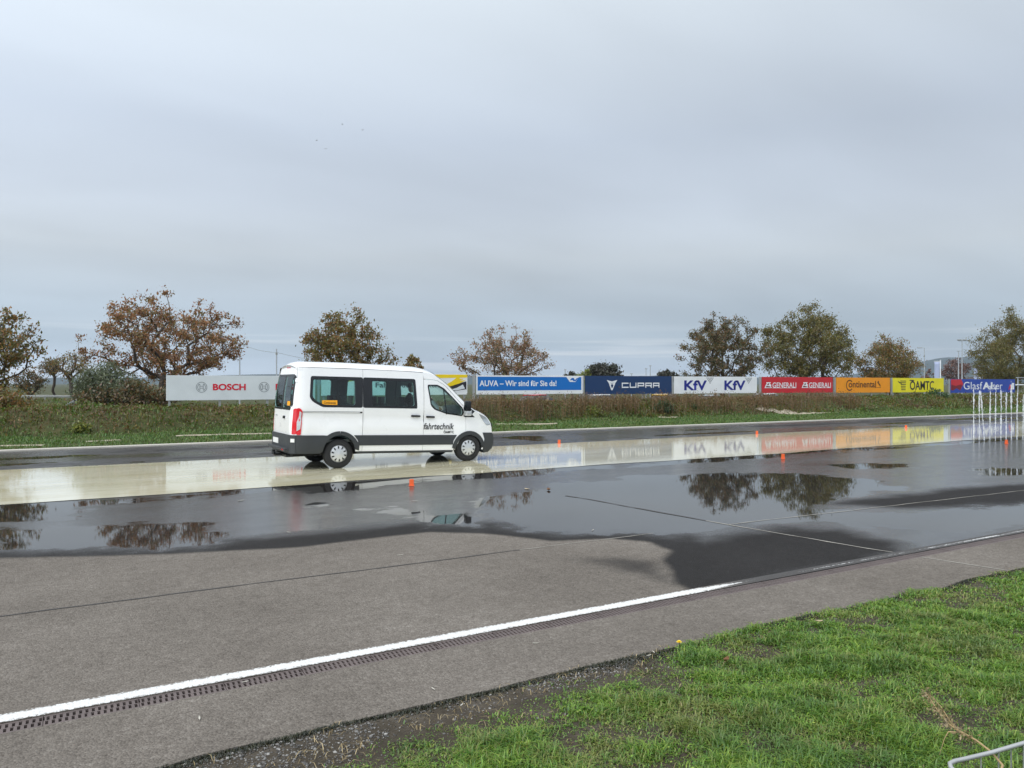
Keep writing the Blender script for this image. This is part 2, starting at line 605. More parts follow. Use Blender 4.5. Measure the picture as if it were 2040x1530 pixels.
simple('joint_pale', (0.30, 0.285, 0.25), 0.8, var=0.4, scale=7, bump=0.4)
simple('leaf_dry', (0.42, 0.34, 0.22), 0.8, var=0.3, scale=40)
simple('leaf_brown', (0.16, 0.075, 0.03), 0.8, var=0.3, scale=40)
simple('paper_bit', (0.52, 0.50, 0.44), 0.8, var=0.15, scale=40)
simple('straw', (0.36, 0.26, 0.13), 0.85, var=0.3, scale=30)
simple('petal', (0.85, 0.66, 0.02), 0.6, var=0.1)
simple('stone', (0.26, 0.25, 0.235), 0.9, var=0.5, scale=30, bump=0.4)
simple('bird_dark', (0.03, 0.03, 0.035), 0.8)
simple('hill_wood', (0.025, 0.045, 0.045), 1.0, var=0.35, scale=0.012)
simple('car_white', (0.75, 0.76, 0.77), 0.25, coat=0.7, var=0.02)
simple('car_red', srgb(190, 20, 30), 0.25, coat=0.7, var=0.02)
simple('car_yellow', srgb(235, 185, 10), 0.25, coat=0.7, var=0.02)
simple('car_silver', (0.42, 0.45, 0.48), 0.3, metal=0.5, coat=0.6, var=0.02)
simple('car_glass', (0.02, 0.025, 0.03), 0.06, var=0.1, coat=0.5)


def glass(name, tint, refl=1.45):
    m = bpy.data.materials.new(name)
    m.use_nodes = True
    t = NT(m.node_tree)
    out = t.n('ShaderNodeOutputMaterial')
    tr = t.n('ShaderNodeBsdfTransparent')
    tr.inputs[0].default_value = (*tint, 1)
    gl = t.n('ShaderNodeBsdfGlossy', i_Roughness=0.015)
    lw = t.n('ShaderNodeLayerWeight', i_Blend=0.5)
    fr = t.math('MULTIPLY_ADD', t.math('POWER', lw.outputs['Facing'], 5.0), 0.92, 0.05)
    mx = t.n('ShaderNodeMixShader')
    t.t.links.new(fr, mx.inputs[0])
    t.t.links.new(tr.outputs[0], mx.inputs[1])
    t.t.links.new(gl.outputs[0], mx.inputs[2])
    t.t.links.new(mx.outputs[0], out.inputs[0])
    M[name] = m


glass('glass_dark', (0.55, 0.82, 0.79))
glass('glass_light', (0.74, 0.90, 0.87))


def make_water():
    m = bpy.data.materials.new('water_white')
    m.use_nodes = True
    t = NT(m.node_tree)
    out = t.n('ShaderNodeOutputMaterial')
    p = t.n('ShaderNodeBsdfPrincipled')
    p.inputs['Base Color'].default_value = (0.86, 0.89, 0.92, 1)
    p.inputs['Roughness'].default_value = 0.25
    p.inputs['IOR'].default_value = 1.33
    tr = t.n('ShaderNodeBsdfTransparent')
    co = t.n('ShaderNodeTexCoord').outputs['Object']
    nz = t.noise(t.mapping(co, scale=(1, 1, 0.35)), 22, 4, 0.7)
    mx = t.n('ShaderNodeMixShader')
    t.put(mx.inputs[0], t.math('MULTIPLY_ADD', t.step(nz, 0.36, 0.62), 0.52, 0.12))
    t.t.links.new(tr.outputs[0], mx.inputs[1])
    t.t.links.new(p.outputs[0], mx.inputs[2])
    t.t.links.new(mx.outputs[0], out.inputs[0])
    M['water_white'] = m


make_water()
BROWN = [(0.286, 0.124, 0.046), (0.381, 0.181, 0.075), (0.209, 0.114, 0.06), (0.457, 0.228, 0.095), (0.171, 0.143, 0.055), (0.248, 0.19, 0.064)]
OLIVE = [(0.11, 0.118, 0.028), (0.17, 0.16, 0.033), (0.22, 0.176, 0.043), (0.09, 0.101, 0.028), (0.24, 0.143, 0.046), (0.15, 0.143, 0.03)]
PINKY = [(0.348, 0.189, 0.109), (0.275, 0.145, 0.087), (0.203, 0.160, 0.058), (0.392, 0.232, 0.145), (0.145, 0.138, 0.043)]
DARKO = [(0.082, 0.091, 0.032), (0.129, 0.121, 0.04), (0.187, 0.121, 0.054), (0.234, 0.121, 0.054), (0.094, 0.091, 0.036)]
foliage('leaves_brown', BROWN)
foliage('leaves_mixed', [(0.241, 0.124, 0.04), (0.321, 0.163, 0.045), (0.148, 0.148, 0.035), (0.198, 0.177, 0.039), (0.118, 0.118, 0.033)])
foliage('leaves_olive', OLIVE)
foliage('leaves_darkolive', DARKO)
foliage('leaves_pink', PINKY)
foliage('leaves_far', [(0.042, 0.038, 0.026), (0.060, 0.050, 0.034), (0.048, 0.054, 0.026)], trans=0.2)
foliage('leaves_farred', [(0.165, 0.090, 0.075), (0.135, 0.083, 0.068), (0.195, 0.112, 0.083)], trans=0.2)
foliage('leaves_willow', [(0.120, 0.152, 0.080), (0.160, 0.192, 0.112), (0.088, 0.112, 0.048), (0.192, 0.208, 0.128)])
foliage('leaves_green', [(0.053, 0.112, 0.033), (0.075, 0.150, 0.042), (0.045, 0.090, 0.030)])
foliage('leaves_lime', [(0.195, 0.225, 0.038), (0.270, 0.255, 0.045), (0.120, 0.180, 0.030)])
foliage('lawn', [(0.076, 0.182, 0.02), (0.137, 0.278, 0.031), (0.211, 0.353, 0.038), (0.101, 0.226, 0.024), (0.296, 0.407, 0.053), (0.173, 0.258, 0.036)],
        trans=0.35, patch=0.6, pscale=1.7, pcol=(0.25, 0.23, 0.08), patch2=0.6, pcol2=(0.055, 0.14, 0.024), pscale2=2.4)
foliage('thatch', [(0.240, 0.180, 0.084), (0.336, 0.252, 0.120), (0.168, 0.132, 0.060), (0.408, 0.324, 0.180)], trans=0.25)
foliage('bank_lawn', [(0.047, 0.124, 0.017), (0.073, 0.174, 0.02), (0.109, 0.202, 0.026), (0.14, 0.186, 0.032), (0.067, 0.145, 0.018)], trans=0.3,
        patch=0.35, pscale=0.6, pcol=(0.24, 0.22, 0.08))
foliage('bank_herb', [(0.064, 0.141, 0.005), (0.125, 0.15, 0.005), (0.178, 0.118, 0.019), (0.09, 0.115, 0.005), (0.214, 0.14, 0.027), (0.164, 0.09, 0.015)],
        trans=0.3, patch=0.85, pscale=0.42, pcol=(0.13, 0.070, 0.038), patch2=0.85, pcol2=(0.10, 0.185, 0.036), pscale2=0.5)
foliage('weed_dry', [(0.153, 0.081, 0.038), (0.209, 0.106, 0.049), (0.118, 0.07, 0.033), (0.178, 0.123, 0.05), (0.101, 0.093, 0.026), (0.235, 0.139, 0.059)], trans=0.2)

foliage('moss', [(0.012, 0.016, 0.007), (0.022, 0.026, 0.010), (0.035, 0.038, 0.014), (0.05, 0.045, 0.02), (0.018, 0.018, 0.010)], trans=0.1)

# ------------------------------------------------------------------ ground, track, bank
def smooth(a, b, x):
    t = np.clip((x - a) / (b - a), 0, 1)
    return t * t * (3 - 2 * t)


def vnoise(x, y, s, seed=0):
    """cheap smooth value noise on arrays"""
    x = np.asarray(x, float) / s + seed * 17.3
    y = np.asarray(y, float) / s + seed * 9.7
    xi, yi = np.floor(x), np.floor(y)
    xf, yf = x - xi, y - yi
    def h(a, b):
        q = np.sin(a * 127.1 + b * 311.7 + seed * 74.7) * 43758.5453
        return q - np.floor(q)
    u, v = xf * xf * (3 - 2 * xf), yf * yf * (3 - 2 * yf)
    return (h(xi, yi) * (1 - u) + h(xi + 1, yi) * u) * (1 - v) + (h(xi, yi + 1) * (1 - u) + h(xi + 1, yi + 1) * u) * v


BANK_N = np.array([-1e5, 26.28, 26.34, 29.2, 30.0, 31.3, 32.2, 33.6, 36.5, 41.0, 1e5])
BANK_Z = np.array([-0.06, -0.06, 0.01, 0.13, 0.20, 0.84, 1.0, 0.95, 0.15, -0.35, -0.35])


def ground_z(x, n):
    x = np.asarray(x, float)
    n = np.asarray(n, float)
    z = np.interp(n, BANK_N, BANK_Z)
    onb = smooth(26.6, 30.5, n) * (1 - smooth(120, 200, n))
    z = z + onb * (vnoise(x, n, 2.3, 1) - 0.5) * 0.18 + onb * (vnoise(x, n, 0.8, 2) - 0.5) * 0.06
    ridge = smooth(43, 50, n) * (1 - smooth(62, 75, n)) * (1 - smooth(5, 16, x)) * smooth(-70, -40, x)
    return z + ridge * 1.25


def verge_z(x, n):
    x = np.asarray(x, float)
    n = np.asarray(n, float)
    return 0.015 + np.clip(4.1 - n, 0, 6) * 0.035 + (vnoise(x, n, 0.5, 5) - 0.5) * 0.035 - 0.05 * smooth(4.15, 4.45, n)


def grid_mesh(name, xs, ns, zf, smooth_=True):
    Xg, Ng = np.meshgrid(xs, ns, indexing='ij')
    Z = zf(Xg, Ng)
    v = np.stack([Xg, Ng, Z], -1).reshape(-1, 3)
    a, b = len(xs), len(ns)
    idx = np.arange(a * b).reshape(a, b)
    f = np.stack([idx[:-1, :-1], idx[1:, :-1], idx[1:, 1:], idx[:-1, 1:]], -1).reshape(-1, 4)
    return me_np(name, v, f, smooth_)


far = np.array([-2000, -1000, -400, -180, -90])
xs = np.concatenate([far, np.arange(-60, 130, 0.5), [150, 180, 240, 400, 1000, 2000, 3500]])
ns = np.concatenate([[-800, -300, -60, -15], np.arange(-8, 25, 3.0), np.arange(25.9, 38, 0.2), np.arange(38, 80, 1.0), [90, 110, 150, 220, 400, 900, 1800, 2800]])
g = obj('ground', grid_mesh('ground', xs, ns, ground_z), M['field'])
tag(g, 'wide grassy field and bank behind the driving track', 'ground', kind='structure')

# near verge soil
o = obj('verge', grid_mesh('verge', np.arange(-6, 16.01, 0.08), np.arange(-3.0, 4.45, 0.07), verge_z), M['verge_soil'])
tag(o, 'bare soil and grit strip along the track edge', 'ground', kind='structure')

N_V, N_D0, N_D1, N_L1 = 4.27, 5.115, 5.272, 5.41


# apron between drain and grass: ragged outer edge
def strip_mesh(name, xs, f0, f1, z=0.0, depth=0.0):
    v, f = [], []
    for x in xs:
        v += [(x, f0(x), z - depth), (x, f0(x), z), (x, f1(x), z), (x, f1(x), z - depth)]
    for i in range(len(xs) - 1):
        a = 4 * i
        f.append((a + 1, a + 5, a + 6, a + 2))
        if depth:
            f.append((a, a + 4, a + 5, a + 1))
            f.append((a + 2, a + 6, a + 7, a + 3))
    return me_py(name, v, f)


def verge_edge(x):
    return N_V + 0.10 * (float(vnoise(x, 0, 0.9, 3)) - 0.5) + 0.07 * (float(vnoise(x, 1, 0.22, 4)) - 0.5)


xe = list(np.arange(-8, 16, 0.06)) + list(np.arange(16, 70, 1.0))
o = obj('apron_strip', strip_mesh('apron_strip', xe, verge_edge, lambda x: N_D0, 0.0, 0.10), M['asphalt_dry'])
tag(o, 'dry grey asphalt strip between drain and grass', 'pavement', kind='structure')


# wet map of the near track
def poly_sd(px, py, poly):
    """signed distance, positive inside"""
    P = np.array(poly, float)
    d = np.full(px.shape, 1e9)
    ins = np.zeros(px.shape, bool)
    n = len(P)
    for i in range(n):
        a, b = P[i], P[(i + 1) % n]
        e = b - a
        wx, wy = px - a[0], py - a[1]
        t = np.clip((wx * e[0] + wy * e[1]) / max(e @ e, 1e-12), 0, 1)
        d = np.minimum(d, (wx - e[0] * t) ** 2 + (wy - e[1] * t) ** 2)
        c1 = (a[1] <= py) & (b[1] > py) | (b[1] <= py) & (a[1] > py)
        with np.errstate(divide='ignore', invalid='ignore'):
            xi = a[0] + (py - a[1]) * e[0] / (e[1] if e[1] != 0 else 1e-12)
        ins ^= c1 & (px < xi)
    d = np.sqrt(d)
    return np.where(ins, d, -d)


def P(*pts):
    return [gp(*p) for p in pts]


DRY = P((-500, 1135), (-200, 1120), (0, 1112), (180, 1108), (330, 1104), (600, 1090), (760, 1070), (850, 1060), (960, 1062), (1100, 1078), (1215, 1073), (1290, 1079), (1338, 1097), (1318, 1116), (1338, 1140), (1345, 1162), (1385, 1182), (1200, 1230), (0, 1470), (-900, 1620), (-900, 1250))
HALF = P((1060, 1112), (1140, 1100), (1230, 1100), (1320, 1106), (1370, 1110), (1390, 1185), (1330, 1178), (1240, 1152), (1140, 1130))
DAMP = [P((1318, 1100), (1400, 1078), (1480, 1064), (1560, 1050), (1680, 1056), (1780, 1082), (1800, 1100), (1700, 1124), (1550, 1150), (1400, 1180), (1350, 1180), (1310, 1150)),
        P((1640, 1004), (1780, 988), (1920, 972), (2140, 958), (2140, 1000), (1980, 1010), (1800, 1012))]
PUD = [P((-60, 1050), (60, 1050), (190, 1048), (300, 1038), (420, 1040), (455, 1058), (452, 1080), (400, 1092), (250, 1096), (120, 1101), (-60, 1106)),
       P((-60, 1002), (120, 1004), (175, 1016), (150, 1034), (60, 1040), (-60, 1044)),
       P((930, 1010), (1000, 985), (1120, 962), (1260, 948), (1420, 940), (1600, 944), (1760, 958), (1800, 975), (1680, 992), (1640, 1010), (1760, 1020), (1900, 1012), (2060, 1004), (2160, 1010), (2160, 1045), (2000, 1052), (1850, 1062), (1680, 1046), (1540, 1044), (1430, 1056), (1340, 1070), (1230, 1062), (1100, 1064), (1000, 1048)),
       P((735, 1016), (800, 1012), (870, 1018), (930, 1022), (962, 1036), (950, 1048), (870, 1044), (790, 1032)),
       P((540, 960), (800, 944), (1000, 930), (1240, 916), (1240, 930), (1010, 952), (850, 958), (720, 977), (600, 982), (545, 972)),
       P((1640, 925), (1720, 921), (1815, 924), (1800, 932), (1700, 934)),
       P((1940, 936), (2000, 931), (2080, 934), (2080, 948), (1970, 947)),
       P((1240, 918), (1420, 905), (1640, 892), (1760, 884), (1640, 902), (1500, 914), (1380, 924)),
       P((620, 1004), (650, 1001), (665, 1006), (640, 1009)),
       P((1480, 950), (1530, 944), (1600, 942), (1560, 950))]
xs = np.concatenate([np.arange(-9, 0, 0.25), np.arange(0, 18, 0.09), np.arange(18, 34, 0.25), np.arange(34, 110, 2.0)])
ns = np.concatenate([np.arange(N_L1 - 0.14, 12.5, 0.09), np.arange(12.5, 14.72, 0.09)])
me = grid_mesh('track', xs, ns, lambda a, b: a * 0.0)
Xg, Ng = np.meshgrid(xs, ns, indexing='ij')
px, py = Xg.ravel(), Ng.ravel()
sd = poly_sd(px, py, DRY)
half = np.clip(0.5 + poly_sd(px, py, HALF) / 0.9, 0, 1)
damp = 1 - np.clip(0.5 + sd / 0.40, 0, 1)
damp = np.maximum(damp, 0.53 * half)
film = np.clip((-sd - 0.10) / 1.1, 0, 1) * 0.92
for pg in DAMP:
    film = np.minimum(film, 1 - np.clip(0.5 + poly_sd(px, py, pg) / 1.0, 0, 1))
pud = np.zeros(len(px))
for pg in PUD:
    pud = np.maximum(pud, np.clip(0.5 + poly_sd(px, py, pg) / 1.5, 0, 1))
# water standing against the cream surface
pud = np.maximum(pud, np.clip((py - 13.3) / 1.2, 0, 0.58))
film = np.maximum(film, pud)
at = me.attributes.new('wet', 'FLOAT_COLOR', 'POINT')
at.data.foreach_set('color', np.stack([damp, film, pud, np.ones(len(px))], -1).astype(np.float32).ravel())
o = obj('track', me, M['asphalt_wet'])
tag(o, 'wet dark asphalt driving track with standing puddles', 'road', kind='structure')

N_C0, N_C1, N_K = 14.70, 20.62, 26.0


def cream_edge(x):
    return N_C0 + 0.30 * (float(vnoise(x, 0, 3.1, 8)) - 0.5) + 0.16 * (float(vnoise(x, 3, 0.9, 9)) - 0.5)


xc = list(np.arange(-14, 36, 0.15)) + list(np.arange(36, 121, 2.0))
o = obj('skid_surface', strip_mesh('skid_surface', xc, cream_edge, lambda x: N_C1 + 0.10 * (float(vnoise(x, 7, 2.0, 6)) - 0.5), 0.005), M['skid_resin'])
tag(o, 'cream coloured slippery resin lane covered with water', 'road', kind='structure')

# lane beyond the cream surface, wet map by streaks
xs = np.concatenate([np.arange(-16, 70, 0.4), np.arange(70, 140, 3.0)])
ns = np.arange(14.2, N_K + 0.01, 0.2)
me = grid_mesh('far_lane', xs, ns, lambda a, b: a * 0 - 0.002)
Xg, Ng = np.meshgrid(xs, ns, indexing='ij')
px, py = Xg.ravel(), Ng.ravel()
st = vnoise(px * 0.30, py, 0.9, 11)
pud = np.clip((st - 0.52) * 2.6, 0, 1) * np.exp(-((py - 22.6) / 1.9) ** 2)
pud = np.maximum(pud, np.clip(1 - np.abs(py - 20.9) / 0.45, 0, 1) * 0.55)
film = 0.35 + 0.6 * vnoise(px * 0.25, py, 1.3, 12)
at = me.attributes.new('wet', 'FLOAT_COLOR', 'POINT')
at.data.foreach_set('color', np.stack([np.ones(len(px)), film, pud, np.ones(len(px))], -1).astype(np.float32).ravel())
o = obj('far_lane', me, M['asphalt_wet'])
tag(o, 'wet asphalt lane between cream surface and concrete kerb', 'road', kind='structure')

kb = MB()
kb.box(-20, 140, N_K, N_K + 0.34, -0.10, 0.045)
o = kb.build('kerb', M['kerb_concrete'], bevel=0.015)
tag(o, 'pale concrete edging along the far grass', 'kerb', kind='structure')

# pale rubble patches where the bank meets the mown grass
for i, (u0, u1, v0, v1, w) in enumerate([(0, 90, 883, 881, .12), (170, 240, 876, 873, .13), (350, 540, 868, 862, .18), (985, 1110, 846, 842, .65), (1310, 1350, 833, 832, .4), (1505, 1670, 826, 823, .7)]):
    v, f = [], []
    n = 26
    for k in range(n + 1):
        u = u0 + (u1 - u0) * k / n
        vv = v0 + (v1 - v0) * k / n
        x, nn = gp(u, vv, 0.16)
        ww = w * (0.05 + abs(math.sin(math.pi * k / n)) ** 0.5) * (0.15 + 1.3 * float(vnoise(x, i, 0.35, 21)))
        for nq in (nn - ww / 2, nn, nn + ww / 2):
            v.append((x, nq, float(ground_z(x, nq)) + (0.05 if nq == nn else 0.015)))
    for k in range(n):
        a = 3 * k
        f += [(a, a + 3, a + 4, a + 1), (a + 1, a + 4, a + 5, a + 2)]
    o = obj('rubble_strip', me_py('rubble_strip', v, f, True), M['pale_rubble'])
    tag(o, 'pale bare rubble showing at the foot of the bank', 'rubble', kind='structure')


# painted edge line
o = obj('road_marking', strip_mesh('road_marking', list(np.arange(-8, 30, 0.25)), lambda x: N_D1 + 0.003, lambda x: N_L1, 0.004), M['line_paint'])
tag(o, 'worn white painted edge line beside the drain', 'road marking', kind='structure')


def ribbon(name, pts, w, mat, label, z=0.004):
    v, f = [], []
    pts = [Vector(p) for p in pts]
    n = 0
    for i in range(len(pts) - 1):
        L = (pts[i + 1] - pts[i]).length
        m = max(2, int(L / 0.12))
        d = (pts[i + 1] - pts[i]).normalized()
        nr = Vector((-d.y, d.x))
        for k in range(m + (1 if i == len(pts) - 2 else 0)):
            p = pts[i] + (pts[i + 1] - pts[i]) * (k / m)
            j = (float(vnoise(p.x, p.y, 0.35, 31)) - 0.5) * 0.03
            ww = w * (0.45 + 0.9 * float(vnoise(p.x, p.y, 0.17, 32)))
            a, b = p + nr * (j + ww / 2), p + nr * (j - ww / 2)
            v += [(a.x, a.y, z), (b.x, b.y, z)]
            n += 1
    f = [(2 * i + 1, 2 * i + 3, 2 * i + 2, 2 * i) for i in range(n - 1)]
    o = obj(name, me_py(name, v, f), M[mat])
    return tag(o, label, 'joint', kind='structure')


ribbon('pavement_joint', [(-6, 7.66), (0.5, 7.70), (3.3, 7.68), (4.6, 7.70)], 0.026, 'joint_seal', 'dark sealed joint running along the dry asphalt')
ribbon('pavement_joint', [(4.6, 7.70), (6.6, 7.66)], 0.016, 'joint_pale', 'pale joint running on across the asphalt')
ribbon('pavement_joint', [(7.9, 7.63), (10.9, 7.50), (16, 7.3), (24, 7.0)], 0.020, 'joint_pale', 'pale joint running through the wet asphalt')
ribbon('pavement_joint', [(7.86, 8.0), (8.09, 6.2), (8.24, 5.42)], 0.028, 'joint_pale', 'pale joint crossing the damp asphalt to the drain')
ribbon('pavement_joint', [(7.5, 11.0), (7.60, 10.4), (7.86, 8.0)], 0.040, 'joint_seal', 'dark joint crossing the puddle')
ribbon('pavement_joint', [(8.28, 5.10), (8.36, 4.75), (8.46, 4.32)], 0.024, 'joint_pale', 'pale crack crossing the edge strip')

# ------------------------------------------------------------------ drain channel with iron grates
drain = empty('drain_channel', (0, (N_D0 + N_D1) / 2, 0))
tag(drain, 'slotted cast iron drain channel beside the white line', 'drain')
wd = (N_D1 - N_D0) / 2 - 0.002
tb = MB()
tb.add([(-8, -wd - .002, -0.001), (-8, -wd - .002, -0.16), (-8, wd + .002, -0.16), (-8, wd + .002, -0.001), (30, -wd - .002, -0.001), (30, -wd - .002, -0.16), (30, wd + .002, -0.16), (30, wd + .002, -0.001)],
       [(0, 4, 5, 1), (1, 5, 6, 2), (2, 6, 7, 3)])
tb.build('trough', M['trough_dark'], drain, fix=False)
gm = MB()
L, pitch, sl = 0.4965, 0.0331, 0.0155
y_a, y_b = wd - 0.018, 0.010
gm.box(0, L, -wd, -y_a, -0.03, 0.001)
gm.box(0, L, y_a, wd, -0.03, 0.001)
gm.box(0, L, -y_b / 2, y_b / 2, -0.03, 0.0005)
nb = int(L / pitch)
for k in range(nb + 1):
    x0 = k * pitch - (pitch - sl) / 2
    x1 = x0 + (pitch - sl)
    x0, x1 = max(x0, 0), min(x1, L)
    off = 0.006
    gm.box(x0, x1, -y_a, -y_b / 2, -0.03, 0.0)
    gm.box(min(x0 + off, L), min(x1 + off, L), y_b / 2, y_a, -0.03, 0.0)
gm.box(7 * pitch - sl / 2 - 0.004, 7 * pitch + sl / 2 + 0.004, -y_a, -y_b / 2, -0.03, -0.004)   # locking bar pocket
gmesh = gm.mesh('grate')
gmesh.materials.append(M['grate_iron'])
for i in range(46):
    o = bpy.data.objects.new('grate', gmesh)
    link(o, drain)
    o.location = (-1.6 + i * 0.5, random.uniform(-0.0008, 0.0008), random.uniform(-0.0045, -0.001))

# ------------------------------------------------------------------ far hills
hv, hf = [], []
prof = [(-2200, 25), (-1200, 40), (-300, 42), (300, 30), (700, 38), (1100, 30), (1500, 34), (1750, 62), (2000, 110), (2250, 130), (2500, 118), (3000, 140), (3600, 120), (4400, 60)]
HD = 1500.0
hx = np.linspace(-2200, 4400, 220)
hz = np.interp(hx, [p[0] for p in prof], [p[1] for p in prof]) + 9 * (vnoise(hx, hx * 0, 160, 41) - 0.5) + 4 * (vnoise(hx, hx * 0, 45, 42) - 0.5)
hx, hz = hx / 2.4, hz / 2.4
nd = len(hx)
for j, (dd, k) in enumerate([(0, 0.0), (100, 0.45), (220, 0.85), (320, 1.0), (400, 0.7), (500, 0.0)]):
    for i in range(nd):
        X, D = hx[i] * (1 + dd / HD), HD + dd
        hv.append((_c * X + _s * D, -_s * X + _c * D, hz[i] * 1.25 * k * (1 + 0.1 * float(vnoise(hx[i], dd, 90, 43))) - 1.0))
for j in range(5):
    for i in range(nd - 1):
        a = j * nd + i
        hf.append((a, a + 1, a + 1 + nd, a + nd))
o = obj('hills', me_py('hills', hv, hf, True), M['hill_wood'])
tag(o, 'long wooded hill ridge far behind the track', 'hill', kind='structure')

# ------------------------------------------------------------------ the van
VX, VY = 5.35, 17.06 + 1.0
van = empty('minibus_van', (VX, VY, 0))
tag(van, 'white minibus van with dark lower cladding braking on the cream wet lane', 'van')
PITCH = 0.031


def TB(x, y, z):
    """body dips at the nose under braking"""
    return (x + PITCH * (z - 0.33) * 0.9, y, z - PITCH * (x - 1.65))


def ss(a, b, x):
    t = min(max((x - a) / (b - a), 0), 1)
    return t * t * (3 - 2 * t)


def WB(x, z):
    w = 1.0
    if x > 2.9:
        w -= 0.17 * ((x - 2.9) / 1.3) ** 2.4
    if x < -0.72:
        w -= 0.075 * ((-0.72 - x) / 0.2) ** 2
    if z > 1.05:
        w -= 0.13 * ((z - 1.05) / 1.15) ** 1.6
    if z < 0.5:
        w -= 0.03 * ((0.5 - z) / 0.2) ** 2
    w -= 0.026 * ss(1.00, 1.07, z) * (1 - ss(1.10, 1.30, z))      # crease below the slide rail
    for cx in (0.07, 3.38):                                        # wheel arch swelling
        d = math.hypot(x - cx, (z - 0.33) * 0.95)
        w += 0.018 * (1 - ss(0.46, 0.66, d)) * ss(0.2, 0.5, z)
    if x > 2.3 and z > 1.25:
        w -= 0.10 * ss(2.3, 3.5, x) * ss(1.2, 1.9, z)
    return w


def densify(poly, step=0.07):
    out = []
    for i in range(len(poly)):
        a, b = poly[i], poly[(i + 1) % len(poly)]
        n = max(1, int(math.hypot(b[0] - a[0], b[1] - a[1]) / step))
        out += [(a[0] + (b[0] - a[0]) * k / n, a[1] + (b[1] - a[1]) * k / n) for k in range(n)]
    return out


def inside(p, poly):
    r = False
    j = len(poly) - 1
    for i in range(len(poly)):
        a, b = poly[i], poly[j]
        if (a[1] > p[1]) != (b[1] > p[1]) and p[0] < (b[0] - a[0]) * (p[1] - a[1]) / (b[1] - a[1]) + a[0]:
            r = not r
        j = i
    return r


def rounded(poly, r=0.04, n=4):
    out = []
    m = len(poly)
    for i in range(m):
        p0, p1, p2 = Vector(poly[i - 1]), Vector(poly[i]), Vector(poly[(i + 1) % m])
        a = (p0 - p1)
        b = (p2 - p1)
        rr = min(r, a.length * 0.45, b.length * 0.45)
        q0, q2 = p1 + a.normalized() * rr, p1 + b.normalized() * rr
        for k in range(n + 1):
            t = k / n
            q = q0 * (1 - t) ** 2 + p1 * 2 * t * (1 - t) + q2 * t * t
            out.append((q.x, q.y))
    return out


def tri2d(outer, holes=(), step=0.07, grid=0.11):
    outer = densify(outer, step)
    holes = [densify(h_, step) for h_ in holes]
    pts, edges = [], []
    for loop in [outer] + holes:
        b = len(pts)
        pts += [Vector(p) for p in loop]
        edges += [(b + i, b + (i + 1) % len(loop)) for i in range(len(loop))]
    if grid:
        xs_ = [p[0] for p in outer]
        zs_ = [p[1] for p in outer]
        x = min(xs_) + grid / 2
        while x < max(xs_):
            z = min(zs_) + grid / 2
            while z < max(zs_):
                if inside((x, z), outer) and not any(inside((x, z), h_) for h_ in holes):
                    if min((p - Vector((x, z))).length_squared for p in pts[:len(edges)]) > (grid * 0.35) ** 2:
                        pts.append(Vector((x, z)))
                z += grid
            x += grid
    vo, eo, fo, *_ = geometry.delaunay_2d_cdt(pts, edges, [], 0, 1e-5)
    fs = []
    for t in fo:
        c = sum((vo[i] for i in t), Vector((0, 0))) / 3
        if inside(c, outer) and not any(inside(c, h_) for h_ in holes):
            a, b, d = (vo[i] for i in t)
            if (b - a).cross(d - a) < 0:
                t = (t[0], t[2], t[1])
            fs.append(tuple(t))
    return [(v.x, v.y) for v in vo], fs


def patch_mesh(name, outer, fmap, holes=(), off=0.0, thick=0.0, flip=False, step=0.07, grid=0.11, sharp=35):
    """surface patch: 2-D outline with holes mapped by fmap(a, b, offset), with a rim if thick"""
    v2, fs = tri2d(outer, holes, step, grid)
    used = sorted({i for t in fs for i in t})
    re = {i: k for k, i in enumerate(used)}
    v = [fmap(*v2[i], off) for i in used]
    f = [tuple(re[i] for i in t) for t in fs]
    if thick:
        cnt = {}
        for t in f:
            for i in range(3):
                e = (t[i], t[(i + 1) % 3])
                if (e[1], e[0]) in cnt:
                    cnt.pop((e[1], e[0]))
                else:
                    cnt[e] = 1
        n0 = len(v)
        v += [fmap(*v2[i], off - thick) for i in used]
        f += [(b, a, a + n0, b + n0) for a, b in cnt]
    if flip:
        f = [tuple(reversed(t)) for t in f]
    me = me_py(name, v, f, True, sharp)
    return me


def side_map(s):
    return lambda x, z, o: TB(x, s * (WB(x, z) + o), z)


def side_patch(name, outer, mat, parent, s=-1, holes=(), off=0.0, thick=0.0, **kw):
    return obj(name, patch_mesh(name, outer, side_map(s), holes, off, thick, flip=(s > 0), **kw), M[mat], parent)


def arc(cx, cz, r, a0, a1, n=14):
    return [(cx + r * math.cos(math.radians(a0 + (a1 - a0) * k / n)), cz + r * math.sin(math.radians(a0 + (a1 - a0) * k / n))) for k in range(n + 1)]


# front contour of the side, from the roof gutter down to the bumper
EDGE = [(2.14, 2.225), (2.32, 2.20), (2.48, 2.14), (2.64, 2.045), (2.80, 1.93), (2.95, 1.80), (3.10, 1.66), (3.26, 1.51), (3.42, 1.37), (3.55, 1.295), (3.70, 1.25), (3.84, 1.19), (3.95, 1.12), (4.03, 1.02), (4.07, 0.90), (4.09, 0.75)]
RH, FH = (0.07, 0.33), (3.38, 0.33)
ZB, ZG = 0.34, 2.24
g2 = 0.004
WIN_Q = rounded([(-0.60, 2.04), (-0.63, 1.56), (-0.57, 1.47), (-0.34, 1.345), (0.605 - g2, 1.345), (0.62 - g2, 2.05)], 0.05)
WIN_QI = rounded([(-0.54, 1.98), (-0.565, 1.58), (-0.50, 1.49), (-0.30, 1.40), (0.42, 1.40), (0.42, 1.985)], 0.06)
WIN_S = rounded([(0.62 + g2, 2.05), (0.605 + g2, 1.345), (1.965, 1.345), (1.965, 1.42), (1.93, 2.055)], 0.05)
WIN_SI = rounded([(0.84, 1.985), (0.84, 1.40), (1.89, 1.40), (1.865, 1.99)], 0.06)
